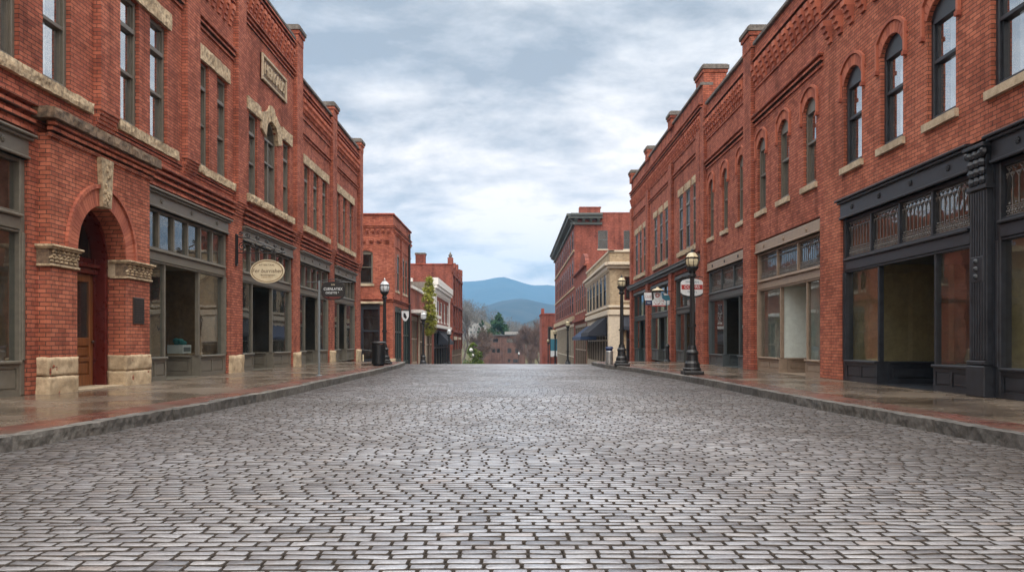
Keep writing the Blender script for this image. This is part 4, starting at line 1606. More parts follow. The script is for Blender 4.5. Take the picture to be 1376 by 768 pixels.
    for i in range(14):
        t0, t1 = math.pi * i / 14, math.pi * (i + 1) / 14
        mb.prism(F, [(15.3 + r_ * math.cos(q), 2.62 + r_ * math.sin(q)) for r_, q in ((.80, t0), (.90, t0), (.90, t1), (.80, t1))], -0.45, -0.15)
    mb.box(F, 14.5, 16.1, 2.505, 2.62, -0.44, -0.40)
    fr_ = mb.build('door_frame', 'oxblood', root)
    g_ = MB()
    n = 14
    g_.add([F.P(15.3 + .82 * math.cos(math.pi * i / n), 2.60 + .82 * math.sin(math.pi * i / n), -.42) for i in range(n + 1)], [tuple(range(n + 1))])
    g_.build('fanlight', 'glass', fr_, fix=False)
    for a, b in ((14.5, 15.295), (15.305, 16.03)):
        mb = MB()
        for q in ((a, a + .13, .15, 2.30), (b - .13, b, .15, 2.30), (a + .13, b - .13, 2.15, 2.30), (a + .13, b - .13, .15, .36), (a + .13, b - .13, .62, .70), (a + .13, b - .13, .92, 1.08)):
            mb.bbox(F, *q, -0.42, -0.365, 0.012)
        for z0, z1 in ((.36, .62), (.70, .92)):
            mb.bbox(F, a + .15, b - .15, z0 + .02, z1 - .02, -0.42, -0.38, 0.02)
            mb.box(F, a + .13, b - .13, z0, z1, -.42, -.40)
        d = mb.build('door', 'wood', root)
        glass_quad(d, F, a + .12, b - .12, 1.07, 2.16, -0.40, 'glass', 'door_pane')
        h = MB()
        h.blob(F.P(b - .06, 1.0, -.33), .03, .03, .03)
        h.tube([F.P(b - .06, 1.0, -.37), F.P(b - .06, 1.0, -.33)], .012)
        h.build('handle', 'bronze', d, smooth=True)
    mb = MB()  # hall behind the doors
    mb.quad(F.P(14.3, .1, -3), F.P(16.3, .1, -3), F.P(16.3, 3.8, -3), F.P(14.3, 3.8, -3))
    for u in (14.3, 16.3):
        mb.quad(F.P(u, .1, -.6), F.P(u, 3.8, -.6), F.P(u, 3.8, -3), F.P(u, .1, -3))
    mb.quad(F.P(14.3, .12, -.2), F.P(16.3, .12, -.2), F.P(16.3, .12, -3), F.P(14.3, .12, -3))
    mb.quad(F.P(14.3, 3.8, -.6), F.P(16.3, 3.8, -.6), F.P(16.3, 3.8, -3), F.P(14.3, 3.8, -3))
    mb.build('entrance_hall', 'inner_dark', root, fix=False)
    mb = MB()
    mb.box(F, 14.35, 16.25, -.05, 0.155, -0.5, 0.18)
    mb.build('doorstep', 'stone_smooth', root)
    # bronze plaque on the portal pier
    pq = thing('wall_plaque', 'small dark bronze tablet fixed to the brick pier beside the arched doorway', 'plaque', F.P(16.72, 1.6, .2))
    mb = MB()
    mb.bbox(F, 16.48, 16.95, 1.36, 1.90, .205, .232, 0.01)
    mb.build('frame', 'bronze', pq)
    mb = MB()
    mb.box(F, 16.50, 16.93, 1.385, 1.875, .226, .236)
    pl_ = mb.build('plate', 'iron', pq)
    mb = MB()
    for k in range(9):
        v = 1.82 - k * .048
        u = 16.53
        while u < 16.88:
            l = rs.uniform(.02, .07)
            mb.box(F, u, min(u + l, 16.9), v - .011, v + .011, .236, .2395)
            u += l + .014
    mb.build('raised_lettering', 'bronze', pl_)
    return root


build_left_block()

# ------------------------------------------------------------------ right: three blocks


def build_right_near():
    F = FRT
    root = thing('corner_shop_block', 'orange brick block over a black cast iron shopfront with leaded transom lights', 'building', (7.4, 11, 0))
    cs = [17.95, 16.09, 14.22, 12.25, 10.35, 8.45, 6.55]
    wins = [(c - .48, c + .48, 4.9, 6.74, .30) for c in cs]
    shops = [(13.3, 18.62), (7.2, 12.72)]
    ops = wins + [(7.2, 18.62, -.2, 4.2, 0)]
    shell(root, F, 1.0, 19.62, -.3, 10.3, 14, ops, 'brick_orange')
    floor_slab(root, F, 1.0, 19.62, 4.55, 14)
    for i, w_ in enumerate(wins):
        sash_window(root, F, w_, frame='black', top_light=False, curtain=0.62, cside=0, sill='stone_smooth')
        hood(root, F, w_)
    st = MB()
    strings(st, F, 1.0, 19.62, (8.72, 8.82)); strings(st, F, 1, 19.62, (9.7, 9.8, 9.9))
    st.build('string_course', 'brick_orange', root)
    ct = MB()
    dentils(ct, F, 1.1, 19.5, 7.98, 8.48, 0.60, 0.22, steps=4, proud=0.22)
    ct.build('corbel_table', 'voussoir', root)
    cp = MB(); coping_run(cp, F, 1.0, 19.62, 10.3); cp.build('coping', 'coping', root)
    kw = dict(mat='black', band='black', bulk=.60, disp=2.60, rail=2.86, tr=3.76, top=4.18, lead=True, ntr=4, nros=4, lip=True)
    storefront(root, F, *shops[0], entry=(14.62, 16.9), room='inner_olive', recess=2.3, **kw)
    storefront(root, F, *shops[1], room='inner_olive', **kw)
    # cast iron column between the two shopfronts
    mb = MB()
    a, b = 12.725, 13.295
    mb.box(F, a, b, .13, 4.17, -.24, -.05)
    mb.bbox(F, a + .02, b - .02, .13, .62, -.05, .10, .015)
    mb.bbox(F, a + .06, b - .06, .62, 3.45, -.05, .035, .01)
    for k in range(6):
        c = a + .11 + (b - a - .22) * k / 5
        mb.bbox(F, c - .02, c + .02, .72, 3.38, .03, .062, .008)
    mb.bbox(F, a + .0, b - .0, 3.40, 3.47, -.05, .085, .012)
    mb.bbox(F, a + .03, b - .03, .64, .70, -.05, .09, .012)
    mb.bbox(F, a + .1, b - .1, 1.95, 2.35, .03, .075, .012)
    for v in (2.03, 2.15, 2.27):
        mb.blob(F.P((a + b) / 2, v, .075), .05, .05, .05, seg=8)
    col_ = mb.build('iron_column', 'black', root)
    mb = MB()
    mb.box(F, a + .04, b - .04, 3.47, 4.05, -.05, .05)
    for i in range(3):
        for j in range(4):
            u = a + .13 + (b - a - .26) * i / 2
            v = 3.54 + .14 * j
            mb.blob(F.P(u, v, .06), .05 + .012 * j, .075, .075, seg=7, rings=4)
    for u in (a + .06, b - .06):
        mb.blob(F.P(u, 3.98, .08), .07, .07, .07, seg=8)
    mb.bbox(F, a - .01, b + .01, 4.05, 4.11, -.05, .14, .012)
    mb.build('column_capital', 'black', col_)
    return root


def build_right_mid():
    F = FRT
    root = thing('brick_block', 'red brick block with two taupe shopfronts and hooded arched windows above', 'building', (7.4, 26, 0))
    wins = [(a, b, 4.93, 6.86, .26) for a, b in ((20.12, 21.0), (22.12, 23.0), (24.15, 25.0), (26.45, 27.2), (28.48, 29.25), (30.5, 31.25))]
    shops = [(19.86, 25.2), (26.22, 31.5)]
    ops = wins + [(a, b, -.2, 4.04, 0) for a, b in shops]
    shell(root, F, 19.63, 32.2, -.3, 10.1, 14, ops, 'brick')
    floor_slab(root, F, 19.63, 32.2, 4.55, 14)
    for i, w_ in enumerate(wins):
        sash_window(root, F, w_, frame='olive_win', top_light=False, curtain=0.5 if i < 3 else 0.3, cside=0, sill='stone_smooth')
        hood(root, F, w_)
    for a, b in ((25.28, 26.14), (31.6, 32.19)):
        pl = MB(); pl.box(F, a, b, 0.0, 10.1, -.01, .12); pl.build('pilaster', 'brick', root)
    for a, b in ((19.64, 25.26), (26.16, 31.58)):
        for vs in ((7.62, 7.75, 7.88), (8.72,), (9.52, 9.64)):
            st = MB(); strings(st, F, a, b, vs); st.build('string_course', 'brick', root)
    for a, b, p in ((19.7, 25.2, .42), (26.2, 31.5, .30)):
        ct = MB(); dentils(ct, F, a, b, 8.80, 9.40, p, p * .52, steps=4, proud=.2); ct.build('corbel_table', 'voussoir', root)
    for a, b in ((19.63, 25.2), (26.2, 31.5)):
        cp = MB(); coping_run(cp, F, a, b, 10.1); cp.build('coping', 'coping', root)
    pier_cap(root, F, 25.28, 26.14, 10.05, 10.78, -.5, .14)
    kw = dict(bulk=.55, disp=2.58, rail=2.84, tr=3.68, top=4.02, lead=True, ntr=3, nros=3, lip=False)
    storefront(root, F, *shops[0], mat='taupe', band='taupe', entry=(21.05, 23.15), room='inner_pale', recess=1.9, open_return='inner_pale', **kw)
    storefront(root, F, *shops[1], mat='slate', band='taupe', entry=(27.4, 29.4), room='inner_dark', ros='black', **kw)
    return root


def build_right_far():
    F = FRT
    root = thing('brick_block', 'red brick block with three bays of tall triple windows, step topped by small chimneys', 'building', (7.4, 42, 0))
    W = [[(33.15, 33.95), (34.6, 35.4), (36.05, 36.85)], [(39.5, 40.3), (41.05, 41.8), (42.6, 43.4)], [(46.2, 47.0), (47.85, 48.55), (49.3, 50.2)]]
    wins = [(a, b, 4.97, 7.5, 0) for w_ in W for a, b in w_]
    shops = [(33.05, 37.9), (39.1, 44.7), (45.85, 51.1)]
    shell(root, F, 32.21, 52.0, -1.0, 11.1, 14, wins + [(a, b, -1.0, 4.04, 0) for a, b in shops], 'brick')
    floor_slab(root, F, 32.21, 52.0, 4.6, 14)
    for w_ in wins:
        sash_window(root, F, w_, frame='olive_win', glass='glass_far', top_light=True, curtain=0, detail=False)
    for w_ in W:
        for a, b in w_:
            rough_run(root, F, a - .18, b + .18, 7.505, 7.82, .04, 'lintel', amp=.03, step=.14, blocks=2)
        rough_run(root, F, w_[0][0] - .15, w_[-1][1] + .15, 4.77, 4.965, .10, 'sill', amp=.04, step=.14)
    for a, b in ((32.3, 33.0), (38.15, 38.95), (44.9, 45.7), (51.25, 51.99)):
        pl = MB(); pl.box(F, a, b, -1.0, 4.2, -.01, .12); pl.build('shop_pier', 'brick', root)
        pl = MB(); pilaster(pl, F, a, b, 4.6, 9.35, .12, foot=False); pl.build('pilaster', 'brick', root)
    for a, b, vs in ((33.02, 38.12, (8.55, 8.68)), (38.97, 44.87, (8.55, 8.68)), (45.72, 51.2, (8.55, 8.68)), (32.22, 51.99, (9.98, 10.10, 10.22, 10.34)), (32.22, 51.99, (9.30,))):
        st = MB(); strings(st, F, a, b, vs); st.build('string_course', 'brick', root)
    ct = MB(); dentils(ct, F, 32.3, 51.9, 9.42, 9.92, .36, .17, steps=4); ct.build('corbel_table', 'voussoir', root)
    cp = MB(); coping_run(cp, F, 32.21, 52.0, 11.1); cp.build('coping', 'coping', root)
    mb = MB()
    mb.bbox(F, 32.22, 51.98, 4.205, 4.30, -.05, .16, .015); mb.bbox(F, 32.22, 51.98, 4.302, 4.42, -.05, .30, .02); mb.bbox(F, 32.22, 51.98, 4.422, 4.46, -.05, .34, .015)
    mb.build('shop_cornice', 'greygreen', root)
    for a, b in ((38.15, 38.95), (44.9, 45.7), (51.2, 51.98)):
        pier_cap(root, F, a, b, 11.0, 11.75, -.5, .13)
    # the big chimney on the party wall and a small pot stack behind it
    pier_cap(root, F, 32.3, 33.7, 9.9, 11.95, -.95, -.05, name='chimney')
    pier_cap(root, F, 30.9, 31.6, 9.4, 10.9, -1.9, -1.2, name='chimney')
    for i, (a, b) in enumerate(shops):
        e = {0: (34.6, 36.2), 1: (41.0, 42.7), 2: (47.6, 49.3)}[i]
        storefront(root, F, a, b, mat='greygreen' if i < 2 else 'darkgreen', band='greygreen', base=gz(a) + .1, bulk=.62, disp=2.3, rail=2.52, tr=3.82, top=4.02,
                   entry=e, ntr=3, nros=0, lip=False, room='inner_brown' if i == 0 else 'inner_dark', recess=1.2)
    return root


build_right_near()
build_right_mid()
build_right_far()

# ------------------------------------------------------------------ the blocks beyond the side streets


def plain_windows(root, F, spans, v0, v1, rise=0.0, frame='olive_win', sill='stone_smooth', glass='glass_far'):
    ops = [(a, b, v0, v1, rise) for a, b in spans]
    for op in ops:
        sash_window(root, F, op, frame=frame, glass=glass, top_light=False, detail=False, sill=sill)
    return ops


def ground_floor(root, F, u0, u1, vb, vt, mat, n, glass='glass_far', name='shopfront', piers=None):
    """a simple far-off shopfront: posts, stall riser, transom bar and glass, in an opening"""
    mb = MB()
    for i in range(n + 1):
        c = u0 + (u1 - u0) * i / n
        c0, c1 = max(u0, c - .09), min(u1, c + .09)
        mb.box(F, c0, c1, vb, vt, -.2, -.05)
    mb.box(F, u0, u1, vt - .35, vt - .002, -.18, -.03)
    mb.box(F, u0, u1, vb, vb + .55, -.17, -.06)
    mb.box(F, u0, u1, vb + 2.3, vb + 2.42, -.17, -.06)
    s = mb.build(name, mat, root)
    glass_quad(s, F, u0 + .02, u1 - .02, vb + .5, vt - .3, -.13, glass)
    return s


def far_room(root, F, u0, u1, v0, v1, w=-1.6):
    mb = MB()
    mb.quad(F.P(u0, v0, w), F.P(u1, v0, w), F.P(u1, v1, w), F.P(u0, v1, w))
    mb.quad(F.P(u0, v0 + 3.6, w), F.P(u1, v0 + 3.6, w), F.P(u1, v0 + 3.6, -.25), F.P(u0, v0 + 3.6, -.25))
    return mb.build('inner_wall', 'inner_dark', root, fix=False)


def awning(root, F, u0, u1, v0, v1, out, mat):
    """sloping canvas with closed cheeks and a hanging valance"""
    mb = MB()
    a, b, c, d = F.P(u0, v1, .02), F.P(u1, v1, .02), F.P(u1, v0, out), F.P(u0, v0, out)
    e, f = F.P(u1, v0 - .28, out), F.P(u0, v0 - .28, out)
    g1, g0 = F.P(u1, v0 - .28, .02), F.P(u0, v0 - .28, .02)
    mb.quad(a, b, c, d); mb.quad(d, c, e, f)
    mb.add([a, d, f, g0], [(0, 1, 2, 3)]); mb.add([b, c, e, g1], [(0, 1, 2, 3)])
    n = 8
    for i in range(1, n):
        u = u0 + (u1 - u0) * i / n
        mb.tube([F.P(u, v1, .03), F.P(u, v0, out + .01)], .015, 4)
    return mb.build('awning', mat, root, fix=False)


# -- left corner block
F = FL
b_ = gz(58) - .6
r = thing('corner_building', 'two storey red brick corner building with a dark shopfront on its flank', 'building', (-7.9, 57, b_))
w1 = [(53.35, 54.3), (54.85, 55.8), (57.5, 58.4), (59.0, 59.9)]
ops = [(a, c, 4.4, 6.8, .12) for a, c in w1] + [(53.9, 57.2, b_, 3.35, 0), (57.9, 61.2, b_, 3.35, 0)]
nops = [(1.3, 2.25, 4.75, 6.75, .16), (.85, 3.2, b_, 3.45, 0), (4.0, 4.95, 4.75, 6.75, .16)]
FN = shell2(r, F, 53, 62, b_, 9.2, 12, ops, 'brick', nops)
for op in ops[:4]:
    sash_window(r, F, op, frame='olive_win', glass='glass_far', top_light=False, detail=False, sill='stone_smooth')
for op in (nops[0], nops[2]):
    sash_window(r, FN, op, frame='olive_win', glass='glass_far', top_light=False, detail=True, sill='stone_smooth')
for a, c in ((53.9, 57.2), (57.9, 61.2)):
    ground_floor(r, F, a, c, gz(a) + .05, 3.35, 'darkgreen', 3)
s_ = ground_floor(r, FN, .85, 3.2, gz(53) + .05, 3.45, 'black', 2, name='shopfront')
far_room(r, F, 53.3, 61.8, -1, 8.6); far_room(r, FN, .3, 11, -1, 8.6)
mb = MB()
strings(mb, F, 53, 62, (8.3, 8.4, 8.5)); strings(mb, F, 52.9, 62, (3.62, 3.74), step=.07)
strings(mb, FN, -.1, 12, (8.3, 8.4, 8.5)); strings(mb, FN, -.05, 6, (3.62, 3.74), step=.07)
strings(mb, F, 53, 62, (7.25,))
dentils(mb, FN, .1, 3.2, 7.42, 7.62, .5, .26, steps=2)
dentils(mb, F, 53.1, 61.9, 8.05, 8.28, .34, .17, steps=2); dentils(mb, FN, .1, 11.5, 8.05, 8.28, .34, .17, steps=2)
for u in (53.0, 56.45, 60.6):
    mb.box(F, u, u + .45, 3.9, 8.0, -.01, .1)
mb.build('string_course', 'brick', r)
mb = MB(); coping_run(mb, F, 53, 62, 9.2); coping_run(mb, FN, -.08, 12, 9.2); mb.build('coping', 'brick_dark', r)
mb = MB()
mb.bbox(FN, -.12, .6, b_, gz(53) + .62, -.5, .06, .02); mb.bbox(FN, .64, .84, 3.4, 3.6, -.1, .12, .02)
mb.bbox(FN, .55, 3.35, 3.46, 3.6, -.1, .14, .02)
mb.build('stone_trim', 'stone_smooth', r)
mb = MB(); mb.tube([F.P(60.35, 8.9, .12), F.P(60.35, gz(60), .12)], .07, 6); mb.build('downpipe', 'iron', r)

# -- low shop row with pale awnings
b_ = gz(72) - .7
r = thing('shop_row', 'single storey brick shop row with a faded whitish awning edge', 'building', (-7.9, 70, b_))
ops = [(62.6, 66.6, b_, 3.05, 0), (67.2, 71.6, b_, 3.05, 0), (72.2, 78.2, b_, 2.9, 0)]
shell2(r, F, 62.05, 79, b_, 5.1, 12, ops, 'brick_far')
for a, c, *_ in ops:
    ground_floor(r, F, a, c, gz(a) + .05, 3.0, 'taupe', 3)
far_room(r, F, 62.3, 78.8, -2, 4)
mb = MB()
for a, c in ((62.2, 70.5), (71, 78.8)):
    mb.box(F, a, c, 3.2, 3.45, .0, .8); mb.bbox(F, a, c, 5.1, 5.3, -.35, .12)
mb.build('canopy', 'white', r)
mb = MB()
for u in (66.9, 71.9, 75.1):
    mb.box(F, u - .1, u + .1, b_, 3.1, -.01, .1)
mb.build('pilaster', 'cream', r)

# -- white fronted shop
b_ = gz(90) - .7
r = thing('white_fronted_building', 'two storey building with a white painted moulded front and rough grey flank', 'building', (-7.9, 88, b_))
w1 = [(83.5, 84.9), (87, 88.4), (91, 92.4), (95, 96.4)]
ops = [(a, c, 3.1, 5.2, 0) for a, c in w1] + [(79.8, 97.3, b_, 2.2, 0)]
M['wall_grey'] = m_stone('grey_render', (0.22, 0.19, 0.165), (0.12, 0.10, 0.085))
shell2(r, F, 79.05, 98, b_, 6.8, 12, ops, 'brick_far', [], side_mat='wall_grey')
for op in ops[:4]:
    sash_window(r, F, op, frame='white', glass='glass_far', top_light=False, detail=False, sill='white')
ground_floor(r, F, 79.8, 97.3, gz(79) + .05, 2.2, 'black', 6)
far_room(r, F, 79.4, 97.8, -3, 6)
mb = MB()
mb.bbox(F, 79.0, 98, 5.9, 6.2, -.01, .2); mb.bbox(F, 79.0, 98, 6.22, 6.5, -.01, .4); mb.bbox(F, 78.95, 98, 6.52, 7.2, -.3, .5)
mb.box(F, 79.06, 81.6, 2.75, 5.88, -.01, .12); mb.box(F, 79.0, 98, 2.4, 2.72, -.01, .35); mb.box(F, 97.2, 97.99, 2.75, 5.88, -.01, .12)
dentils(mb, F, 79.3, 97.8, 5.6, 5.88, .8, .35, steps=2, proud=.2)
mb.build('white_cornice', 'white', r)
mb = MB(); mb.bbox(near_frame(F, 79.05), 2, 9, 6.8, 7.15, -.4, .1); mb.build('coping', 'white', r)
awning(r, F, 84, 91, 1.0, 2.1, 1.1, 'awning')

# -- tall block at the brow
b_ = gz(121) - .7
r = thing('brick_block', 'three storey brick block with notched parapet at the brow of the hill', 'building', (-7.9, 111, b_))
w1 = [(103 + k * 2.55, 104.3 + k * 2.55) for k in range(7)]
ops = [(a, c, 6.2, 8.7, .3) for a, c in w1] + [(a, c, 3.0, 5.3, 0) for a, c in w1] + [(102.8, 120.3, b_, 1.7, 0)]
FN = shell2(r, F, 102, 121, b_, 10.6, 14, ops, 'brick_far')
for op in ops[:14]:
    sash_window(r, F, op, frame='black', glass='glass_far', top_light=False, detail=False)
ground_floor(r, F, 102.8, 120.3, gz(102) + .0, 1.7, 'taupe', 7)
far_room(r, F, 102.3, 120.8, -4, 9.8)
mb = MB()
for i, u in enumerate((102, 106.6, 111.2, 115.8, 119.9)):
    mb.bbox(F, u, u + 1.1, 10.6, 11.5 - (.25 if i % 2 else 0), -.5, .15)
    mb.box(F, u, u + .9, 0, 10.5, -.01, .14)
mb.box(F, 102, 121, 5.6, 5.85, -.01, .2); mb.box(F, 102, 121, 9.4, 9.7, -.01, .2); mb.box(F, 102, 121, 2.2, 2.5, -.01, .25)
mb.build('pilaster', 'brick_far', r)
mb = MB()
mb.bbox(FN, -.05, 14, 10.6, 10.75, -.4, .08)
mb.build('coping', 'brick_dark', r)
pier_cap(r, FN, 3.3, 4.5, 10.6, 12.1, -1.0, .0, mat='brick_far', name='chimney')
mb = MB(); mb.lathe(F.P(102.6, 11.5, -.2), [(.12, 0), (.2, .15), (.25, .35), (.1, .55), (.02, .75)], 8); mb.build('finial', 'coping', r)
mb = MB()
mb.box(F, 104, 108, 1.25, 1.68, .145, .3); mb.box(F, 112, 114.5, 1.3, 1.6, .145, .4)
mb.build('shop_sign', 'cream', r)

# -- right: buff corner building
F = FRT
b_ = gz(84) - .6
r = thing('corner_building', 'two storey buff brick corner building with stone cornice and black awnings', 'building', (7.4, 74, b_))
w1 = [(66.6, 68.4), (69.6, 71.4), (72.6, 74.4), (75.8, 77.6), (79, 80.8), (81.9, 83.6)]
ops = [(a, c, 3.95, 6.2, .35) for a, c in w1] + [(65.6, 83.9, b_, 2.9, 0)]
nops = [(1.15, 2.0, 4.25, 6.1, 0), (1.3, 4.0, b_, 2.95, 0), (4.2, 5.1, 4.25, 6.1, 0)]
FN = shell2(r, F, 64, 84.5, b_, 8.0, 12, ops, 'brick_buff', nops)
for op in ops[:6]:
    sash_window(r, F, op, frame='black', glass='glass_far', top_light=False, detail=False, sill='stone_smooth')
for op in (nops[0], nops[2]):
    sash_window(r, FN, op, frame='oxblood', glass='glass_far', top_light=False, detail=True, sill='stone_smooth')
ground_floor(r, F, 65.6, 83.9, gz(65) + .05, 2.9, 'cream', 8)
ground_floor(r, FN, 1.3, 4.0, gz(64) + .05, 2.95, 'black', 2)
far_room(r, F, 64.3, 84.2, -2.4, 7); far_room(r, FN, .3, 11, -2.4, 7)
mb = MB()
for FF, a, c in ((F, 63.9, 84.5), (FN, -.1, 12)):
    mb.bbox(FF, a, c, 6.75, 6.95, -.01, .2, .02); mb.bbox(FF, a - .1, c, 6.97, 7.2, -.01, .42, .03); mb.bbox(FF, a, c, 8.0, 8.15, -.35, .1, .02)
    mb.bbox(FF, a, c, 3.68, 3.86, -.01, .14, .02); mb.bbox(FF, a, c, 3.1, 3.5, -.01, .18, .02)
mb.bbox(FN, -.1, .95, b_, 3.08, -.5, .08, .02)
dentils(mb, F, 64, 84.4, 6.5, 6.74, .6, .3, steps=2, proud=.2)
for a, c in w1:
    for k in range(9):
        um, hw = (a + c) / 2, (c - a) / 2
        q0, q1 = math.pi * k / 9, math.pi * (k + 1) / 9
        mb.prism(F, [(um + e * math.cos(q), 6.2 + (e - .12) * math.sin(q)) for e, q in ((hw + .02, q0), (hw + .24, q0), (hw + .24, q1), (hw + .02, q1))], -.01, .03)
mb.build('stone_cornice', 'cream', r)
awning(r, F, 65.8, 73.2, 1.75, 3.0, 1.5, 'awning'); awning(r, F, 74, 84, 1.45, 2.6, 1.5, 'awning_blue')
awning(r, FN, .96, 4.2, 2.2, 3.05, .5, 'awning')

# -- red building with curved pediment
b_ = gz(101) - .6
r = thing('brick_building', 'narrow brick building with a small curved gable beside the buff corner', 'building', (7.4, 92, b_))
w1 = [(86 + k * 3.0, 87.4 + k * 3.0) for k in range(5)]
ops = [(a, c, 4.4, 7.2, .25) for a, c in w1] + [(85.2, 100.8, b_, 3.0, 0)]
shell2(r, F, 84.55, 101.5, b_, 8.9, 12, ops, 'brick_far')
for op in ops[:5]:
    sash_window(r, F, op, frame='olive_win', glass='glass_far', top_light=False, detail=False, sill='stone_smooth')
ground_floor(r, F, 85.2, 100.8, gz(85) + .05, 3.0, 'taupe', 6)
far_room(r, F, 84.8, 101.2, -3, 7.5)
mb = MB()
mb.bbox(F, 84.56, 101.5, 8.9, 9.1, -.3, .3); mb.bbox(F, 84.56, 101.5, 3.3, 3.65, -.01, .3)
mb.prism(F, [(86 + 4 * math.cos(math.pi * k / 10) + 3, 9.1 + 1.4 * math.sin(math.pi * k / 10)) for k in range(11)], -.3, .1)
mb.build('curved_gable', 'brick_far', r)

# -- four storey block with bracketed cornice
b_ = gz(151) - .7
r = thing('tall_brick_building', 'four storey brick building with heavy dark green bracketed cornice above the crossing', 'building', (7.4, 126, b_))
w1 = [(104 + k * 4.6, 106 + k * 4.6) for k in range(10)]
ops = []
for v0, v1 in ((4.7, 6.9), (8.2, 11.1), (12.8, 14.8)):
    ops += [(a, c, v0, v1, .35) for a, c in w1]
ops.append((103, 150, b_, 3.3, 0))
nops = [(2.9, 4.1, 12.5, 14.8, 0), (6.1, 7.3, 12.5, 14.8, 0), (9.4, 10.6, 12.5, 14.8, 0)]
FN = shell2(r, F, 101.6, 151, b_, 16.9, 16, ops, 'brick_far', nops)
for op in ops[:30]:
    sash_window(r, F, op, frame='black', glass='glass_far', top_light=False, detail=False)  # black on the frames stands in for shade in the window recesses
for op in nops:
    sash_window(r, FN, op, frame='slate', glass='glass_far', top_light=False, detail=False, sill='cream')
ground_floor(r, F, 103, 150, gz(105), 3.3, 'cream', 16)
far_room(r, F, 102, 150.5, -5, 16)
far_room(r, FN, .5, 15, 10, 16)
mb = MB()
for FF, a, c in ((F, 101.1, 151), (FN, -.5, 3.4)):
    mb.bbox(FF, a, c, 15.5, 15.8, -.01, .3, .03); mb.bbox(FF, a, c, 16.2, 16.55, -.01, .8, .03); mb.bbox(FF, a, c, 16.57, 16.85, -.01, 1.0, .03)
    dentils(mb, FF, a + .2, c, 15.8, 16.2, .9, .35, steps=3, proud=.65)
mb.build('bracketed_cornice', 'copper', r)
mb = MB()
mb.box(F, 101.7, 151, 12.2, 12.42, -.01, .15); mb.box(F, 101.7, 151, 3.6, 4.2, -.01, .25); mb.box(F, 101.7, 151, 7.65, 7.85, -.01, .12)
mb.build('stone_band', 'stone', r)
mb = MB()
mb.box(FN, .6, 3.2, 16.9, 17.6, -1.2, -.05); mb.box(FN, 3.2, 16, 16.9, 17.05, -.4, .05); mb.box(FN, .6, 3.3, 17.6, 17.75, -1.25, .0)
mb.box(FN, 8.6, 10.3, 17.05, 18.4, -1.2, -.05); mb.box(FN, 8.5, 10.4, 18.4, 18.55, -1.3, .05)
mb.build('chimney', 'brick_far', r)

# -- small block further down on the right
b_ = gz(165) - .6
F3 = Fr((5.3, 162, 0), (1, 0, 0), (0, -1, 0))
r = thing('brick_building', 'low dark brick building at the foot of the hill behind street lamps', 'building', (8, 162, b_))
mb = MB()
nops = [(1.2, 2.2, 0.5, 4.0, 0), (3.0, 4.0, .5, 4.0, 0)]
wall_sheet(mb, F3, 0, 7, b_, 6.4, nops, .25)
for u in (0, 7):
    mb.quad(F3.P(u, b_, 0), F3.P(u, 6.4, 0), F3.P(u, 6.4, -14), F3.P(u, b_, -14))
mb.quad(F3.P(0, 6.4, 0), F3.P(7, 6.4, 0), F3.P(7, 6.4, -14), F3.P(0, 6.4, -14))
mb.quad(F3.P(0, b_, -14), F3.P(7, b_, -14), F3.P(7, 6.4, -14), F3.P(0, 6.4, -14))
mb.build('wall', 'brick_far', r, fix=False)
for op in nops:
    sash_window(r, F3, op, frame='olive_win', glass='glass_far', top_light=False, detail=False)
mb = MB(); mb.bbox(F3, -.15, 7.1, 6.4, 6.65, -14, .15); mb.box(F3, -.1, .5, 6.65, 7.6, -1, .0); mb.build('parapet', 'brick_dark', r)

# -- valley building
F4 = Fr((-8.9, 228, 0), (1, 0, 0), (0, -1, 0))
r = thing('office_building', 'flat roofed brown brick building in the valley at the end of the street', 'building', (-5, 228, -9))
ops = [(1.0, 2.2, .9, 1.9, 0), (2.7, 4.2, .9, 1.9, 0), (6.6, 10.9, .8, 1.9, 0), (2.5, 3.4, -2.0, -.9, 0), (3.9, 4.7, -2.0, -.9, 0), (6.8, 7.9, -2.1, -.8, 0), (9.0, 10.0, -2.1, -.8, 0), (6.9, 7.6, -4.7, -3.8, 0), (8.4, 9.7, -4.8, -3.8, 0)]
mb = MB()
wall_sheet(mb, F4, 0, 11.8, -9.3, 2.7, ops, .25)
for u in (0, 11.8):
    mb.quad(F4.P(u, -9.3, 0), F4.P(u, 2.7, 0), F4.P(u, 2.7, -12), F4.P(u, -9.3, -12))
mb.quad(F4.P(0, 2.7, 0), F4.P(11.8, 2.7, 0), F4.P(11.8, 2.7, -12), F4.P(0, 2.7, -12))
mb.build('wall', 'brick_valley', r, fix=False)
for op in ops:
    sash_window(r, F4, op, frame='black', glass='glass_far', top_light=False, detail=False)
far_room(r, F4, .3, 11.5, -9, 2.4)
mb = MB(); mb.bbox(F4, -.3, 12.1, 2.7, 3.05, -12, .4); mb.box(F4, 0, 11.8, -5.6, -5.3, -.01, .1); mb.build('roof_edge', 'slate', r)
mb = MB(); mb.bbox(F4, 6.0, 9.8, 3.06, 3.85, -8, -3)
for k in range(9): mb.box(F4, 6.1 + k * .4, 6.2 + k * .4, 3.2, 3.7, -3, -2.93)
mb.build('roof_plant', 'steel', r)

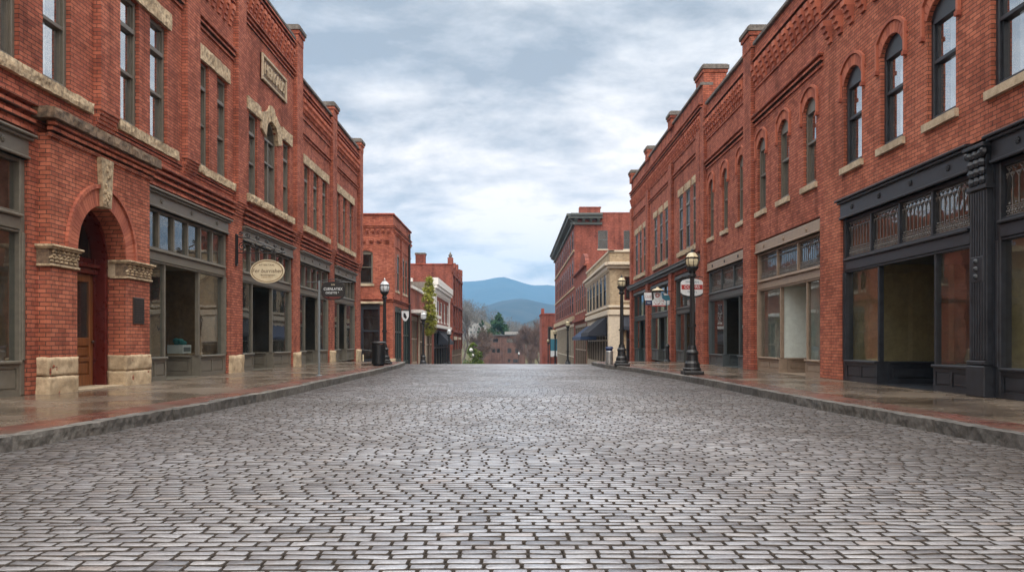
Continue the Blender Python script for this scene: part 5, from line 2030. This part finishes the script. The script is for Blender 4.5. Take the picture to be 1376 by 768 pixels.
# -- white houses on the hillside
for i, (px_, py0, py1, wd, Y, lab) in enumerate(((622, 430, 453, 6.5, 400, 'tall white house on the hillside nearest the tall brick block'),
                                                 (633, 432, 452, 7, 412, 'white gabled house on the hillside between the bare trees, middle one'),
                                                 (644, 434, 450, 7, 424, 'small white house on the hillside nearest the evergreens'))):
    x, zt = pix(px_, py0, Y); _, zb = pix(px_, py1, Y)
    FH = Fr((x - wd / 2, Y, 0), (1, 0, 0), (0, -1, 0))
    r = thing('white_house', lab, 'house', (x, Y, zb - 2.5), 'white houses on the hillside')
    zr = zt - 1.6
    ops = [(wd * k / 4 - .35, wd * k / 4 + .35, z, z + 1.1, 0) for k in (1, 2, 3) for z in (zr - 1.7, zr - 4.2)]
    mb = MB()
    wall_sheet(mb, FH, 0, wd, zb - 2.5, zr, ops, .12)
    for u in (0, wd):
        mb.quad(FH.P(u, zb - 2.5, 0), FH.P(u, zr, 0), FH.P(u, zr, -7), FH.P(u, zb - 2.5, -7))
    mb.add([FH.P(0, zr, 0), FH.P(wd, zr, 0), FH.P(wd / 2, zt, 0)], [(0, 1, 2)])
    mb.build('wall', 'house_white', r, fix=False)
    mb = MB(); mb.prism(FH, [(-.4, zr - .1), (wd / 2, zt + .05), (wd + .4, zr - .1), (wd + .4, zr + .15), (wd / 2, zt + .35), (-.4, zr + .15)], -7.3, .3); mb.build('roof', 'steel', r)
    for op in ops:
        sash_window(r, FH, op, frame='slate', glass='glass_far', top_light=False, detail=False)

# ------------------------------------------------------------------ trees


def branch_tree(name, label, loc, h, spread, mats, seed, twigs=2600, group=None, kind='bare'):
    rr = random.Random(seed)
    r = thing(name, label, 'tree', loc, group)
    tk = MB()
    base = Vector(loc)
    tips = []

    def grow(p, d, L, rad, depth):
        n = 3
        path = [p]
        for i in range(n):
            d = (d + Vector((rr.uniform(-.16, .16), rr.uniform(-.16, .16), rr.uniform(-.02, .12)))).normalized()
            path.append(path[-1] + d * (L / n))
        tk.tube(path, rad, 5 if depth < 2 else 4, r1=rad * .62)
        if depth >= 4:
            tips.append((path[-1], d)); tips.append((path[1], d)); return
        for k in range(3 if depth else 4):
            q = path[-1] if k < 2 else path[rr.choice((1, 2, 2))]
            nd = (d * .8 + Vector((rr.uniform(-1, 1) * spread, rr.uniform(-1, 1) * spread, rr.uniform(.05, .6)))).normalized()
            grow(q, nd, L * rr.uniform(.62, .8), rad * .58, depth + 1)
    grow(base, Vector((0, 0, 1)), h * .30, h * .018, 0)
    tk.build('trunk', 'bark', r, fix=False)
    cr = MB()
    for i in range(twigs):
        p, d = rr.choice(tips)
        q = p + Vector((rr.gauss(0, .35), rr.gauss(0, .35), rr.gauss(0, .3)))
        dd = (d + Vector((rr.uniform(-.9, .9), rr.uniform(-.9, .9), rr.uniform(-.3, .8)))).normalized()
        L = rr.uniform(.4, 1.3)
        sx = dd.cross(Vector((rr.random(), rr.random(), rr.random()))).normalized() * rr.uniform(.02, .05)
        cr.add([q - sx, q + sx, q + dd * L], [(0, 1, 2)])
    cr.build('crown', mats, r, fix=False)
    return r


def leaf_tree(name, label, loc, prof, mat, seed, n, leaf, group=None, trunk_r=.12, clumps=60, blossoms=0):
    """prof: list of (height, radius); leaves grouped in clumps through the crown's volume"""
    rr = random.Random(seed)
    r = thing(name, label, 'tree', loc, group)
    base = Vector(loc)
    tk = MB()
    top = prof[-1][0]
    tk.tube([base + Vector((0, 0, -.2)), base + Vector((.03, 0, top * .4)), base + Vector((0, .03, top * .9))], trunk_r, 7, r1=trunk_r * .3)
    cl = []
    for i in range(clumps):
        z = prof[0][0] + (top - prof[0][0]) * rr.random()
        rad = interp(prof, z)
        th, k = rr.random() * 6.283, math.sqrt(rr.random()) * 1.0
        c = base + Vector((rad * k * math.cos(th), rad * k * math.sin(th), z))
        cl.append((c, rr.uniform(.5, 1.0) * max(.25, rad * .38)))
        tk.tube([base + Vector((0, 0, max(.2, z - rad * .5))), c], trunk_r * .22, 4, r1=trunk_r * .08)
    tk.build('trunk', 'bark', r, fix=False)
    cr = MB()
    for i in range(n):
        c, s_ = rr.choice(cl)
        p = c + Vector((rr.gauss(0, .5), rr.gauss(0, .5), rr.gauss(0, .45))) * s_
        a = Vector((rr.uniform(-1, 1), rr.uniform(-1, 1), rr.uniform(-1, 1))).normalized()
        b = a.cross(Vector((rr.uniform(-1, 1), rr.uniform(-1, 1), rr.uniform(-1, 1)))).normalized()
        l, w = leaf * rr.uniform(.6, 1.3), leaf * rr.uniform(.3, .6)
        cr.add([p - a * l, p + b * w, p + a * l, p - b * w], [(0, 1, 2, 3)])
    crown = cr.build('crown', mat, r, fix=False)
    if blossoms:
        bl = MB()
        for i in range(blossoms):
            c, s_ = cl[rr.randrange(len(cl))]
            bl.blob(c + Vector((0, -s_ * .8, 0)), .35, .35, .32, seg=7, rings=4)
        bl.build('blossom', 'flower', crown)
    return r


leaf_tree('columnar_tree', 'slim upright yellow green tree in young leaf beside the white fronted building', (-6.95, 66.2, gz(66) + .1),
          [(2.9, .35), (3.6, .62), (5.0, .58), (6.4, .48), (7.4, .15)], 'leaf_spring', 5, 6500, .075, clumps=120, trunk_r=.08)
leaf_tree('flowering_shrub', 'bushy green shrub with white blossom at the foot of the tall brick block', (-7.7, 152, gz(152) + .1),
          [(.5, 1.0), (2.5, 1.7), (4.5, 1.5), (6.2, .4)], 'leaf_bush', 6, 5200, .16, clumps=50, blossoms=5)
leaf_tree('evergreen_tree', 'broad dark evergreen rising above the valley building roof', (-5.3, 262, -9), [(2, 3.6), (8, 4.4), (12, 3.7), (16, 2.2), (19.2, .3)], 'leaf_pine', 8, 14000, .32, clumps=170, trunk_r=.35,
          group='evergreens in the valley')
leaf_tree('evergreen_tree', 'slim evergreen standing behind bare branches beside the broad evergreen', (-11.6, 282, -8), [(2, 1.6), (8, 1.8), (13, 1.2), (16.8, .3)], 'leaf_pine', 9, 4500, .28, clumps=70, trunk_r=.3,
          group='evergreens in the valley')
gt = 'bare trees in the valley'
for i, (px_, py, Y, mt, sp, lab) in enumerate((
        (622, 402, 330, 'twig_grey', .9, 'tall grey bare tree close beside the tall brick block'),
        (648, 440, 215, 'twig', 1.0, 'brown bare tree before the slim evergreen'),
        (636, 436, 214, 'twig', 1.05, 'brown bare tree standing nearest the white houses'),
        (646, 454, 190, 'twig', 1.1, 'low spreading brown bare tree above the flowering shrub'),
        (709, 434, 240, 'twig_red', .95, 'reddish bare tree beside the valley building'),
        (717, 423, 212, 'twig_red', .95, 'tallest reddish bare tree next to the low dark brick building'),
        (724, 430, 232, 'twig_red', .95, 'reddish bare tree partly behind the low dark brick building'),
        (716, 458, 195, 'twig_red', 1.1, 'low reddish bare tree before the far street lamps'),
        (690, 440, 300, 'twig_grey', .95, 'faint grey bare tree beyond the valley building roof'))):
    x, zt = pix(px_, py, Y)
    zb = gz(Y) + .05
    branch_tree('bare_tree', lab, (x, Y, zb), (zt - zb) * 1.04, sp * .55, mt, 20 + i, 1500 if py > 450 else (6500 if mt == 'twig_red' else 3000), gt)

# far woods on the hillside: one mass of bare crowns
rr = random.Random(77)
mb = MB()
for i in range(330):
    px_ = rr.uniform(590, 745); Y = rr.uniform(380, 640)
    X = (px_ - 692) * Y / 1100
    t_ = (Y - 310) / 210 if Y < 520 else 1 - (Y - 520) / 160
    zb = -12 + (interp(slope_prof, X) + 12) * max(0, min(1, t_)) ** .9 - 1
    h = rr.uniform(8, 13)
    mb.tube([(X, Y, zb), (X + rr.uniform(-.4, .4), Y, zb + h * .6)], .22, 4, r1=.08)
    for k in range(120):
        q = Vector((X + rr.gauss(0, 1.4), Y + rr.gauss(0, 1.4), zb + h * (.35 + .6 * rr.random())))
        dd = Vector((rr.uniform(-.7, .7), rr.uniform(-.7, .7), rr.uniform(.2, 1))).normalized() * rr.uniform(.8, 2.2)
        sx = Vector((rr.uniform(.04, .09), 0, 0))
        mb.add([q - sx, q + sx, q + dd], [(0, 1, 2)])
o = mb.build('woodland', 'twig_grey', fix=False)
o['kind'] = 'stuff'

# ------------------------------------------------------------------ street furniture


def street_lamp(label, x, y, glass, scale=1.0, group='acorn street lamps', z=None, head=None):
    z = (gz(y) + .13) if z is None else z
    r = thing('street_lamp', label, 'street lamp', (x, y, z), group)
    s = scale
    w_ = min(s, 1.25)
    mb = MB()
    F0 = Fr((x, y, z), (1, 0, 0), (0, -1, 0))
    mb.bbox(F0, -.26 * s, .26 * s, 0, .10 * s, -.26 * s, .26 * s, .02)
    mb.lathe((x, y, z), [(q * s, h * s) for q, h in ((.24, .10), (.24, .16), (.21, .19), (.20, .30), (.16, .36), (.145, .52), (.165, .56), (.165, .60), (.12, .66), (.10, .78))], 16)
    mb.build('base', 'iron', r)
    mb = MB()
    mb.lathe((x, y, z), [(.074 * w_, .76 * s), (.069 * w_, 1.6 * s), (.057 * w_, 2.60 * s)], 20, flute=.10)
    mb.lathe((x, y, z), [(q * s, h * s) for q, h in ((.11, 1.28), (.11, 1.33))], 12)
    mb.lathe((x, y, z), [(q * w_, h * s) for q, h in ((.075, 2.58), (.11, 2.61), (.11, 2.65), (.08, 2.68), (.09, 2.74), (.15, 2.80), (.17, 2.84), (.17, 2.87))], 16)
    mb.build('post', 'iron', r)
    hs = (head or s) * .92
    zt = z + 2.87 * s

    def hp(pr):
        return [(q * hs, (h - 2.87) * hs) for q, h in pr]
    mb = MB()
    mb.lathe((x, y, zt), hp(((.145, 2.87), (.185, 2.93), (.205, 3.03), (.195, 3.11), (.18, 3.13))), 8)
    ln = mb.build('lantern', glass, r, smooth=False)
    mb = MB()
    for k in range(8):
        th = 2 * math.pi * (k + .5 * 0) / 8
        mb.tube([Vector((x + q * math.cos(th), y + q * math.sin(th), zt + h)) for q, h in hp(((.15, 2.87), (.19, 2.93), (.21, 3.03), (.20, 3.12)))], .010 * hs, 4)
    mb.lathe((x, y, zt), hp(((.19, 3.125), (.215, 3.13), (.215, 3.15), (.19, 3.155))), 8)
    mb.build('rib', 'iron', ln)
    mb = MB()
    mb.lathe((x, y, zt), hp(((.195, 3.156), (.20, 3.17), (.15, 3.25), (.09, 3.31))), 8)
    mb.build('lantern_cap', glass, ln)
    mb = MB()
    mb.lathe((x, y, zt), hp(((.10, 3.305), (.06, 3.33), (.03, 3.36), (.045, 3.39), (.02, 3.43), (.004, 3.47))), 10)
    mb.build('finial', 'iron' if glass == 'globe_warm' else 'steel', r)
    return r


street_lamp('black street lamp with amber lantern before the taupe shopfronts', 4.72, 21.8, 'globe_warm', 1.0, head=.92)
street_lamp('black street lamp beside the steel litter bin at the kerb corner', 3.86, 29.6, 'globe_warm', 1.0, head=.78)
street_lamp('black street lamp rising behind the black litter bin', -5.05, 31.7, 'globe_white', .98)
street_lamp('black street lamp before the low shop row and yellow green tree', -6.05, 54.0, 'globe_white', 1.08)
street_lamp('black street lamp before the black shopfront of the white fronted building', -5.6, 69.5, 'globe_white', 1.05)
street_lamp('street lamp before the awnings of the buff corner building', 5.6, 86.8, 'globe_warm', 1.72, head=1.25)
street_lamp('street lamp before the far end of the four storey building', 5.4, 110, 'globe_warm', 1.9, head=1.25)
street_lamp('street lamp with pale lantern before the low dark brick building', 5.6, 138, 'globe_warm', 2.0, head=1.25)
street_lamp('small street lamp at the bottom of the hill before the valley building', 0.9, 190, 'globe_white', 1.9, head=1.25)

# black litter bin
x, y = -4.98, 29.9
z = .13
r = thing('litter_bin', 'round black slatted litter bin in front of a street lamp post', 'litter bin', (x, y, z))
mb = MB()
for k in range(28):
    th = 2 * math.pi * k / 28
    F0 = Fr((x, y, z), (-math.sin(th), math.cos(th), 0), (math.cos(th), math.sin(th), 0))
    mb.box(F0, -.018, .018, .06, .78, .235, .25)
for h in (.10, .74):
    mb.lathe((x, y, z), [(.238, h - .025), (.258, h - .02), (.258, h + .02), (.238, h + .025)], 28)
mb.lathe((x, y, z), [(.15, 0), (.20, .02), (.23, .06)], 20)
mb.build('slatted_body', 'iron', r, fix=False)
mb = MB(); mb.lathe((x, y, z), [(.2, .07), (.222, .08), (.222, .76), (.20, .76), (.19, .3)], 24); mb.build('liner', 'black', r, fix=False)
mb = MB(); mb.lathe((x, y, z), [(.25, .79), (.275, .80), (.275, .84), (.23, .88), (.15, .89), (.12, .86)], 28); mb.build('rim', 'iron', r, fix=False)
# steel bin
x, y, z = 3.62, 31.4, .13
r = thing('litter_bin', 'slim brushed steel litter bin with dark top near the kerb corner', 'litter bin', (x, y, z))
mb = MB(); mb.lathe((x, y, z), [(.13, .0), (.145, .02), (.145, .50), (.13, .52)], 20); mb.build('body', 'steel', r, smooth=False)
mb = MB(); mb.lathe((x, y, z), [(.12, .52), (.12, .60), (.155, .60), (.155, .63), (.12, .69), (.02, .70)], 20); mb.build('lid', 'sign_navy', r)
# bollard at the pier
x, y = 6.95, 37.3
r = thing('bollard', 'short black iron bollard by the brick pier under the hanging shop signs', 'bollard', (x, y, gz(y) + .13))
mb = MB(); mb.lathe((x, y, gz(y) + .13), [(.13, 0), (.13, .06), (.085, .10), (.075, .62), (.10, .66), (.10, .70), (.06, .78), (.02, .82)], 14); mb.build('post', 'iron', r)
mb = MB(); mb.lathe((x, y, gz(y) + .13), [(.16, -.01), (.16, .03), (.131, .05)], 14); mb.build('foot', 'iron', r)
# handrail by the corner shop door
r = thing('handrail', 'black pipe handrail before the corner building shopfront', 'handrail', (-9.2, 51.6, gz(51.6) + .1))
z = gz(51.6) + .1
mb = MB(); mb.tube([(-9.9, 51.6, z), (-9.9, 51.6, z + 1.0), (-9.75, 51.6, z + 1.05), (-8.6, 51.6, z + .9), (-8.5, 51.6, z + .82), (-8.5, 51.6, z)], .035, 7); mb.build('rail', 'iron', r)
mb = MB(); mb.tube([(-9.55, 51.5, z), (-9.55, 51.5, z + .75)], .04, 7); mb.build('post', 'sign_cream', r)

# ------------------------------------------------------------------ signs
# oval sign on a wrought iron bracket
Y = 23.15
FS = Fr((-7.0, Y, 2.99), (1, 0, 0), (0, -1, 0))
r = thing('hanging_sign', 'cream oval hanging sign on a wrought iron bracket between two olive shopfronts', 'sign', (-7.76, Y, 3.5))


def ell(a, b, n=40):
    return [(a * math.cos(2 * math.pi * k / n), b * math.sin(2 * math.pi * k / n)) for k in range(n)]


mb = MB(); mb.prism(FS, ell(.47, .325), -.025, .025); bd = mb.build('board', 'sign_cream', r)
for (a, b, wd, mt, nm) in ((.478, .333, .024, 'sign_cream', 'rim'), (.445, .302, .012, 'sign_brown', 'border_line'), (.432, .290, .006, 'sign_gold', 'border_line')):
    mb = MB()
    o_, i_ = ell(a, b), ell(a - wd, b - wd)
    for k in range(40):
        k2 = (k + 1) % 40
        mb.prism(FS, [o_[k], o_[k2], i_[k2], i_[k]], -.03 if nm == 'rim' else .02, .034 if nm == 'rim' else .0285)
    mb.build(nm, mt, bd)
lettering('lettering', 'Fer burrisher', .158, FS, 0, .01, .027, 'sign_brown', bd, .002, 1.0, .12)
lettering('lettering', 'ATTEN TAXL', .075, FS, -.01, .175, .027, 'sign_brown', bd, .002)
lettering('lettering', '- Beroveragessart -', .062, FS, .02, -.105, .027, 'sign_brown', bd, .002)
lettering('lettering', 'AUBERGEL TERRAIN', .036, FS, 0, -.17, .027, 'sign_gold', bd, .001)
mb = MB()
mb.tube([FS.P(-.88, .52, 0), FS.P(.50, .52, 0)], .017, 6)
mb.tube([FS.P(-.84, .22, 0), FS.P(-.84, 1.02, 0)], .018, 6)
mb.tube([FS.P(-.84, .98, 0), FS.P(-.5, .93, 0), FS.P(-.1, .78, 0), FS.P(.25, .62, 0), FS.P(.48, .53, 0)], .02, 6)


def scroll(cx, cz, r0, a0, turns, sgn=1):
    n = 18
    return [FS.P(cx + r0 * (1 - .75 * k / n) * math.cos(a0 + sgn * turns * 6.283 * k / n), cz + r0 * (1 - .75 * k / n) * math.sin(a0 + sgn * turns * 6.283 * k / n), 0) for k in range(n + 1)]


for cx, cz, r0, a0, sg in ((-.70, .70, .12, 1.5, 1), (-.42, .70, .13, 1.0, -1), (-.12, .64, .09, .6, 1), (.15, .59, .06, .6, -1), (-.55, 1.00, .07, 3, -1), (-.28, .93, .06, 3, -1), (-.02, .83, .05, 3, -1), (.22, .70, .05, 3, -1), (.42, .62, .05, 3, -1), (-.76, 1.06, .06, 0, 1)):
    mb.tube(scroll(cx, cz, r0, a0, 1.3, sg), .016, 5)
mb.bbox(FS, -.90, -.85, .15, 1.05, -.05, .05, .01)
mb.build('bracket', 'iron', r)
mb = MB()
for u in (-.25, .25):
    mb.tube([FS.P(u, .52, 0), FS.P(u, .26, 0)], .008, 5)
mb.build('hanger', 'iron', r)

# dark oval sign on a free-standing pole
x, y = -5.0, 20.9
r = thing('pole_sign', 'dark oval shop sign on a thin galvanised pole standing on the pavement', 'sign', (x, y, .13))
mb = MB(); mb.tube([(x, y, .12), (x, y, 2.56)], .030, 10); mb.lathe((x, y, .13), [(.09, 0), (.09, .015), (.04, .03)], 12); mb.build('pole', 'galv', r)
mb = MB(); mb.tube([(x - .32, y, 2.52), (x + .85, y, 2.52)], .014, 6); mb.tube([(x + .03, y, 2.56), (x + .4, y, 2.60), (x + .8, y, 2.50)], .010, 5); mb.build('arm', 'iron', r)
FS = Fr((x + .36, y, 2.30), (1, 0, 0), (0, -1, 0))
mb = MB()
pts_ = [(math.copysign(abs(math.cos(q)) ** .6, math.cos(q)) * .305, math.copysign(abs(math.sin(q)) ** .85, math.sin(q)) * .235) for q in [k * math.pi / 18 for k in range(36)]]
mb.prism(FS, pts_, -.02, .02)
bd = mb.build('board', 'sign_black', r)
mb = MB(); mb.prism(FS, [(-.225, -.15), (.225, -.15), (.15, -.19), (0, -.215), (-.15, -.19)], .015, .024)
mb.build('lower_panel', 'oxblood', bd)
lettering('lettering', 'CUENLATIEX', .095, FS, 0, .045, .022, 'sign_white', bd, .002, .86)
lettering('lettering', 'OIGETTE *', .072, FS, -.02, -.055, .022, 'sign_white', bd, .002)
lettering('lettering', 'SUN', .05, FS, 0, .155, .022, 'sign_cream', bd, .002)
mb = MB()
for u in (-.2, .2):
    mb.tube([FS.P(u, .18, 0), FS.P(u, .235, 0)], .006, 5)
mb.build('hanger', 'iron', r)

# right: oval banded sign
Y = 31.75
FS = Fr((6.86, Y, 3.10), (1, 0, 0), (0, -1, 0))
r = thing('hanging_sign', 'white oval hanging sign with a dark red band, behind the amber street lamp', 'sign', (7.28, Y, 3.5))
mb = MB()
pts_ = [(-.43, .20), (-.36, .28), (-.18, .33), (0, .345), (.18, .33), (.36, .28), (.43, .20), (.43, -.20), (.34, -.27), (.16, -.32), (-.16, -.32), (-.34, -.27), (-.43, -.20)]
mb.prism(FS, pts_, -.03, .03)
bd = mb.build('board', 'sign_white', r)
mb = MB(); mb.prism(FS, [(-.41, .11), (.41, .11), (.41, -.07), (-.41, -.07)], .02, .036); mb.build('band', 'sign_red', bd)
mb = MB(); mb.prism(FS, [(-.44, -.20), (-.34, -.27), (-.16, -.32), (.16, -.32), (.34, -.27), (.44, -.20), (.36, -.33), (.16, -.38), (-.16, -.38), (-.36, -.33)], -.035, .036); mb.build('rim', 'iron', bd)
lettering('lettering', 'COEFRS', .17, FS, 0, .02, .039, 'sign_white', bd, .002)
lettering('lettering', 'THE OAN', .12, FS, 0, .21, .033, 'sign_teal', bd, .002)
lettering('lettering', 'TREATS', .11, FS, 0, -.18, .033, 'sign_teal', bd, .002)
mb = MB(); mb.tube([FS.P(-.40, .42, 0), FS.P(.52, .42, 0)], .018, 6)
for u in (-.25, .25): mb.tube([FS.P(u, .42, 0), FS.P(u, .30, 0)], .010, 5)
mb.build('bracket', 'iron', r)

# right: cluster of painted boards
Y = 38.3
FS = Fr((6.68, Y, 3.02), (1, 0, 0), (0, -1, 0))
r = thing('hanging_sign', 'three painted boards in white, red and teal hanging together from one bracket', 'sign', (7.28, Y, 3.4))
mb = MB(); mb.prism(FS, [(-.64, .28), (-.30, .28), (-.28, -.08), (-.60, -.08)], -.03, .03); b1 = mb.build('board', 'sign_white', r)
mb = MB(); mb.prism(FS, [(-.55, -.09), (-.27, -.09), (-.27, -.30), (-.58, -.30)], -.03, .028); mb.build('board', 'sign_navy', r)
mb = MB(); mb.prism(FS, [(-.20, .28), (.16, .28), (.20, 0), (.38, -.12), (.36, -.36), (-.24, -.36), (-.26, -.1), (-.16, .0)], -.03, .03); b2 = mb.build('board', 'sign_white', r)
mb = MB(); mb.prism(FS, [(.20, .28), (.38, .24), (.52, .16), (.58, 0), (.56, -.30), (.40, -.33), (.40, -.1), (.23, .02)], -.03, .02); b3 = mb.build('board', 'sign_teal', r)
mb = MB(); mb.prism(FS, [(.22, .275), (.38, .24), (.50, .17), (.30, .15)], .019, .026); mb.prism(FS, [(.42, -.1), (.55, -.08), (.54, -.28), (.42, -.3)], .019, .026); mb.build('white_patch', 'sign_white', b3)
mb = MB()
for k in range(12):
    t0, t1 = 6.283 * k / 12, 6.283 * (k + .7) / 12
    mb.prism(FS, [(-.02 + q * math.cos(t_), .15 + q * math.sin(t_)) for q, t_ in ((.05, t0), (.11, t0), (.11, t1), (.05, t1))], .028, .034)
rr = random.Random(4)
for k in range(20):
    u, v = rr.uniform(-.2, .3), rr.uniform(-.28, -.06)
    mb.prism(FS, [(u - .02, v), (u, v - .02), (u + .025, v), (u, v + .022)], .028, .034)
mb.prism(FS, [(-.24, -.36), (.36, -.36), (.36, -.31), (-.24, -.31)], .028, .035)
mb.build('red_emblem', 'sign_red', b2)
lettering('lettering', 'LUZ', .16, FS, -.44, .08, .033, 'sign_red', b1, .002)
lettering('lettering', 'DELI', .09, FS, -.42, -.2, .032, 'sign_white', b1, .002)
mb = MB(); mb.tube([FS.P(-.66, .34, 0), FS.P(.72, .34, 0)], .02, 6); mb.build('bracket', 'iron', r)
mb = MB()
c = FS.P(.0, .36, 0)
mb.lathe(c, [(.28, .0), (.30, .02), (.20, .08), (.08, .12), (.07, .17), (.01, .18)], 16)
mb.build('sign_lamp', 'sign_cream', r)

# shield sign on the corner building
FS = Fr((-7.45, 55.6, 2.75), (1, 0, 0), (0, -1, 0))
r = thing('hanging_sign', 'small white shield shaped sign projecting from the corner building', 'sign', (-7.9, 55.6, 3.1))
mb = MB(); mb.prism(FS, [(-.24, .34), (.24, .34), (.24, -.05), (.12, -.28), (0, -.36), (-.12, -.28), (-.24, -.05)], -.03, .03); bd = mb.build('board', 'sign_white', r)
mb = MB(); mb.prism(FS, [(-.12, .2), (.0, .2), (.12, -.1), (.02, -.2), (-.12, -.05)], .028, .034); mb.build('emblem', 'iron', bd)
mb = MB(); mb.tube([FS.P(-.45, .42, 0), FS.P(.3, .42, 0)], .02, 5); mb.build('bracket', 'iron', r)

# banner on the far right lamp row
FS = Fr((5.0, 110.3, 0), (1, 0, 0), (0, -1, 0))
r = thing('street_banner', 'teal, white and orange street banner on a post before the low dark brick building', 'banner', (4.75, 110.3, gz(110) + .1))
mb = MB(); mb.tube([FS.P(-.25, gz(110), 0), FS.P(-.25, 3.1, 0)], .05, 6); mb.build('post', 'iron', r)
for v0, v1, mt in ((1.4, 2.6, 'sign_cream'), (-.2, 1.4, 'sign_teal'), (-1.0, -.2, 'sign_white'), (-2.0, -1.0, 'brick_far')):
    mb = MB(); mb.box(FS, -.2, .7, v0 + .005, v1, -.012, .012); mb.build('panel', mt, r)

# goods in the shop window by the arched doorway
r = thing('display_box', 'pale printed box standing in the shop window beside the arched doorway', 'box', FL.P(21.3, .68, -.9))
mb = MB(); mb.bbox(FL, 20.95, 21.5, .70, .92, -1.0, -.6, .01); mb.build('carton', 'sign_white', r)
mb = MB(); mb.box(FL, 21.0, 21.45, .75, .86, -.602, -.597); mb.build('printed_label', 'galv', r)
mb = MB()
for k in range(14):
    mb.blob(FL.P(21.12 + rs.uniform(0, .2), .97 + rs.uniform(0, .08), -.8 + rs.uniform(-.1, .1)), .08, .08, .06, seg=8)
tag(mb.build('folded_cloth', 'teal_cloth'), 'crumpled teal cloth lying on the pale box in the shop window', 'cloth')
r = thing('window_plinth', 'low shop window plinth carrying the pale box', 'plinth', FL.P(21.3, .1, -.9))
mb = MB(); mb.bbox(FL, 20.8, 22.3, .64, .698, -1.25, -.4, .01); mb.build('top', 'inner_brown', r)
mb = MB(); mb.box(FL, 20.85, 22.25, .09, .639, -1.2, -.45); mb.build('front_panel', 'inner_dark', r)
# poster in a far left window
r = thing('poster', 'blue framed poster inside the glass of the shop behind the dark pole sign', 'poster', FL.P(33.6, 1.6, -.2))
mb = MB(); mb.bbox(FL, 33.35, 34.0, 1.25, 1.95, -.23, -.2, .01); mb.build('frame', 'sign_navy', r)
mb = MB(); mb.blob(FL.P(33.68, 1.65, -.2), .02, .18, .18); mb.box(FL, 33.4, 33.95, 1.3, 1.4, -.21, -.197); mb.build('picture', 'sign_white', r)
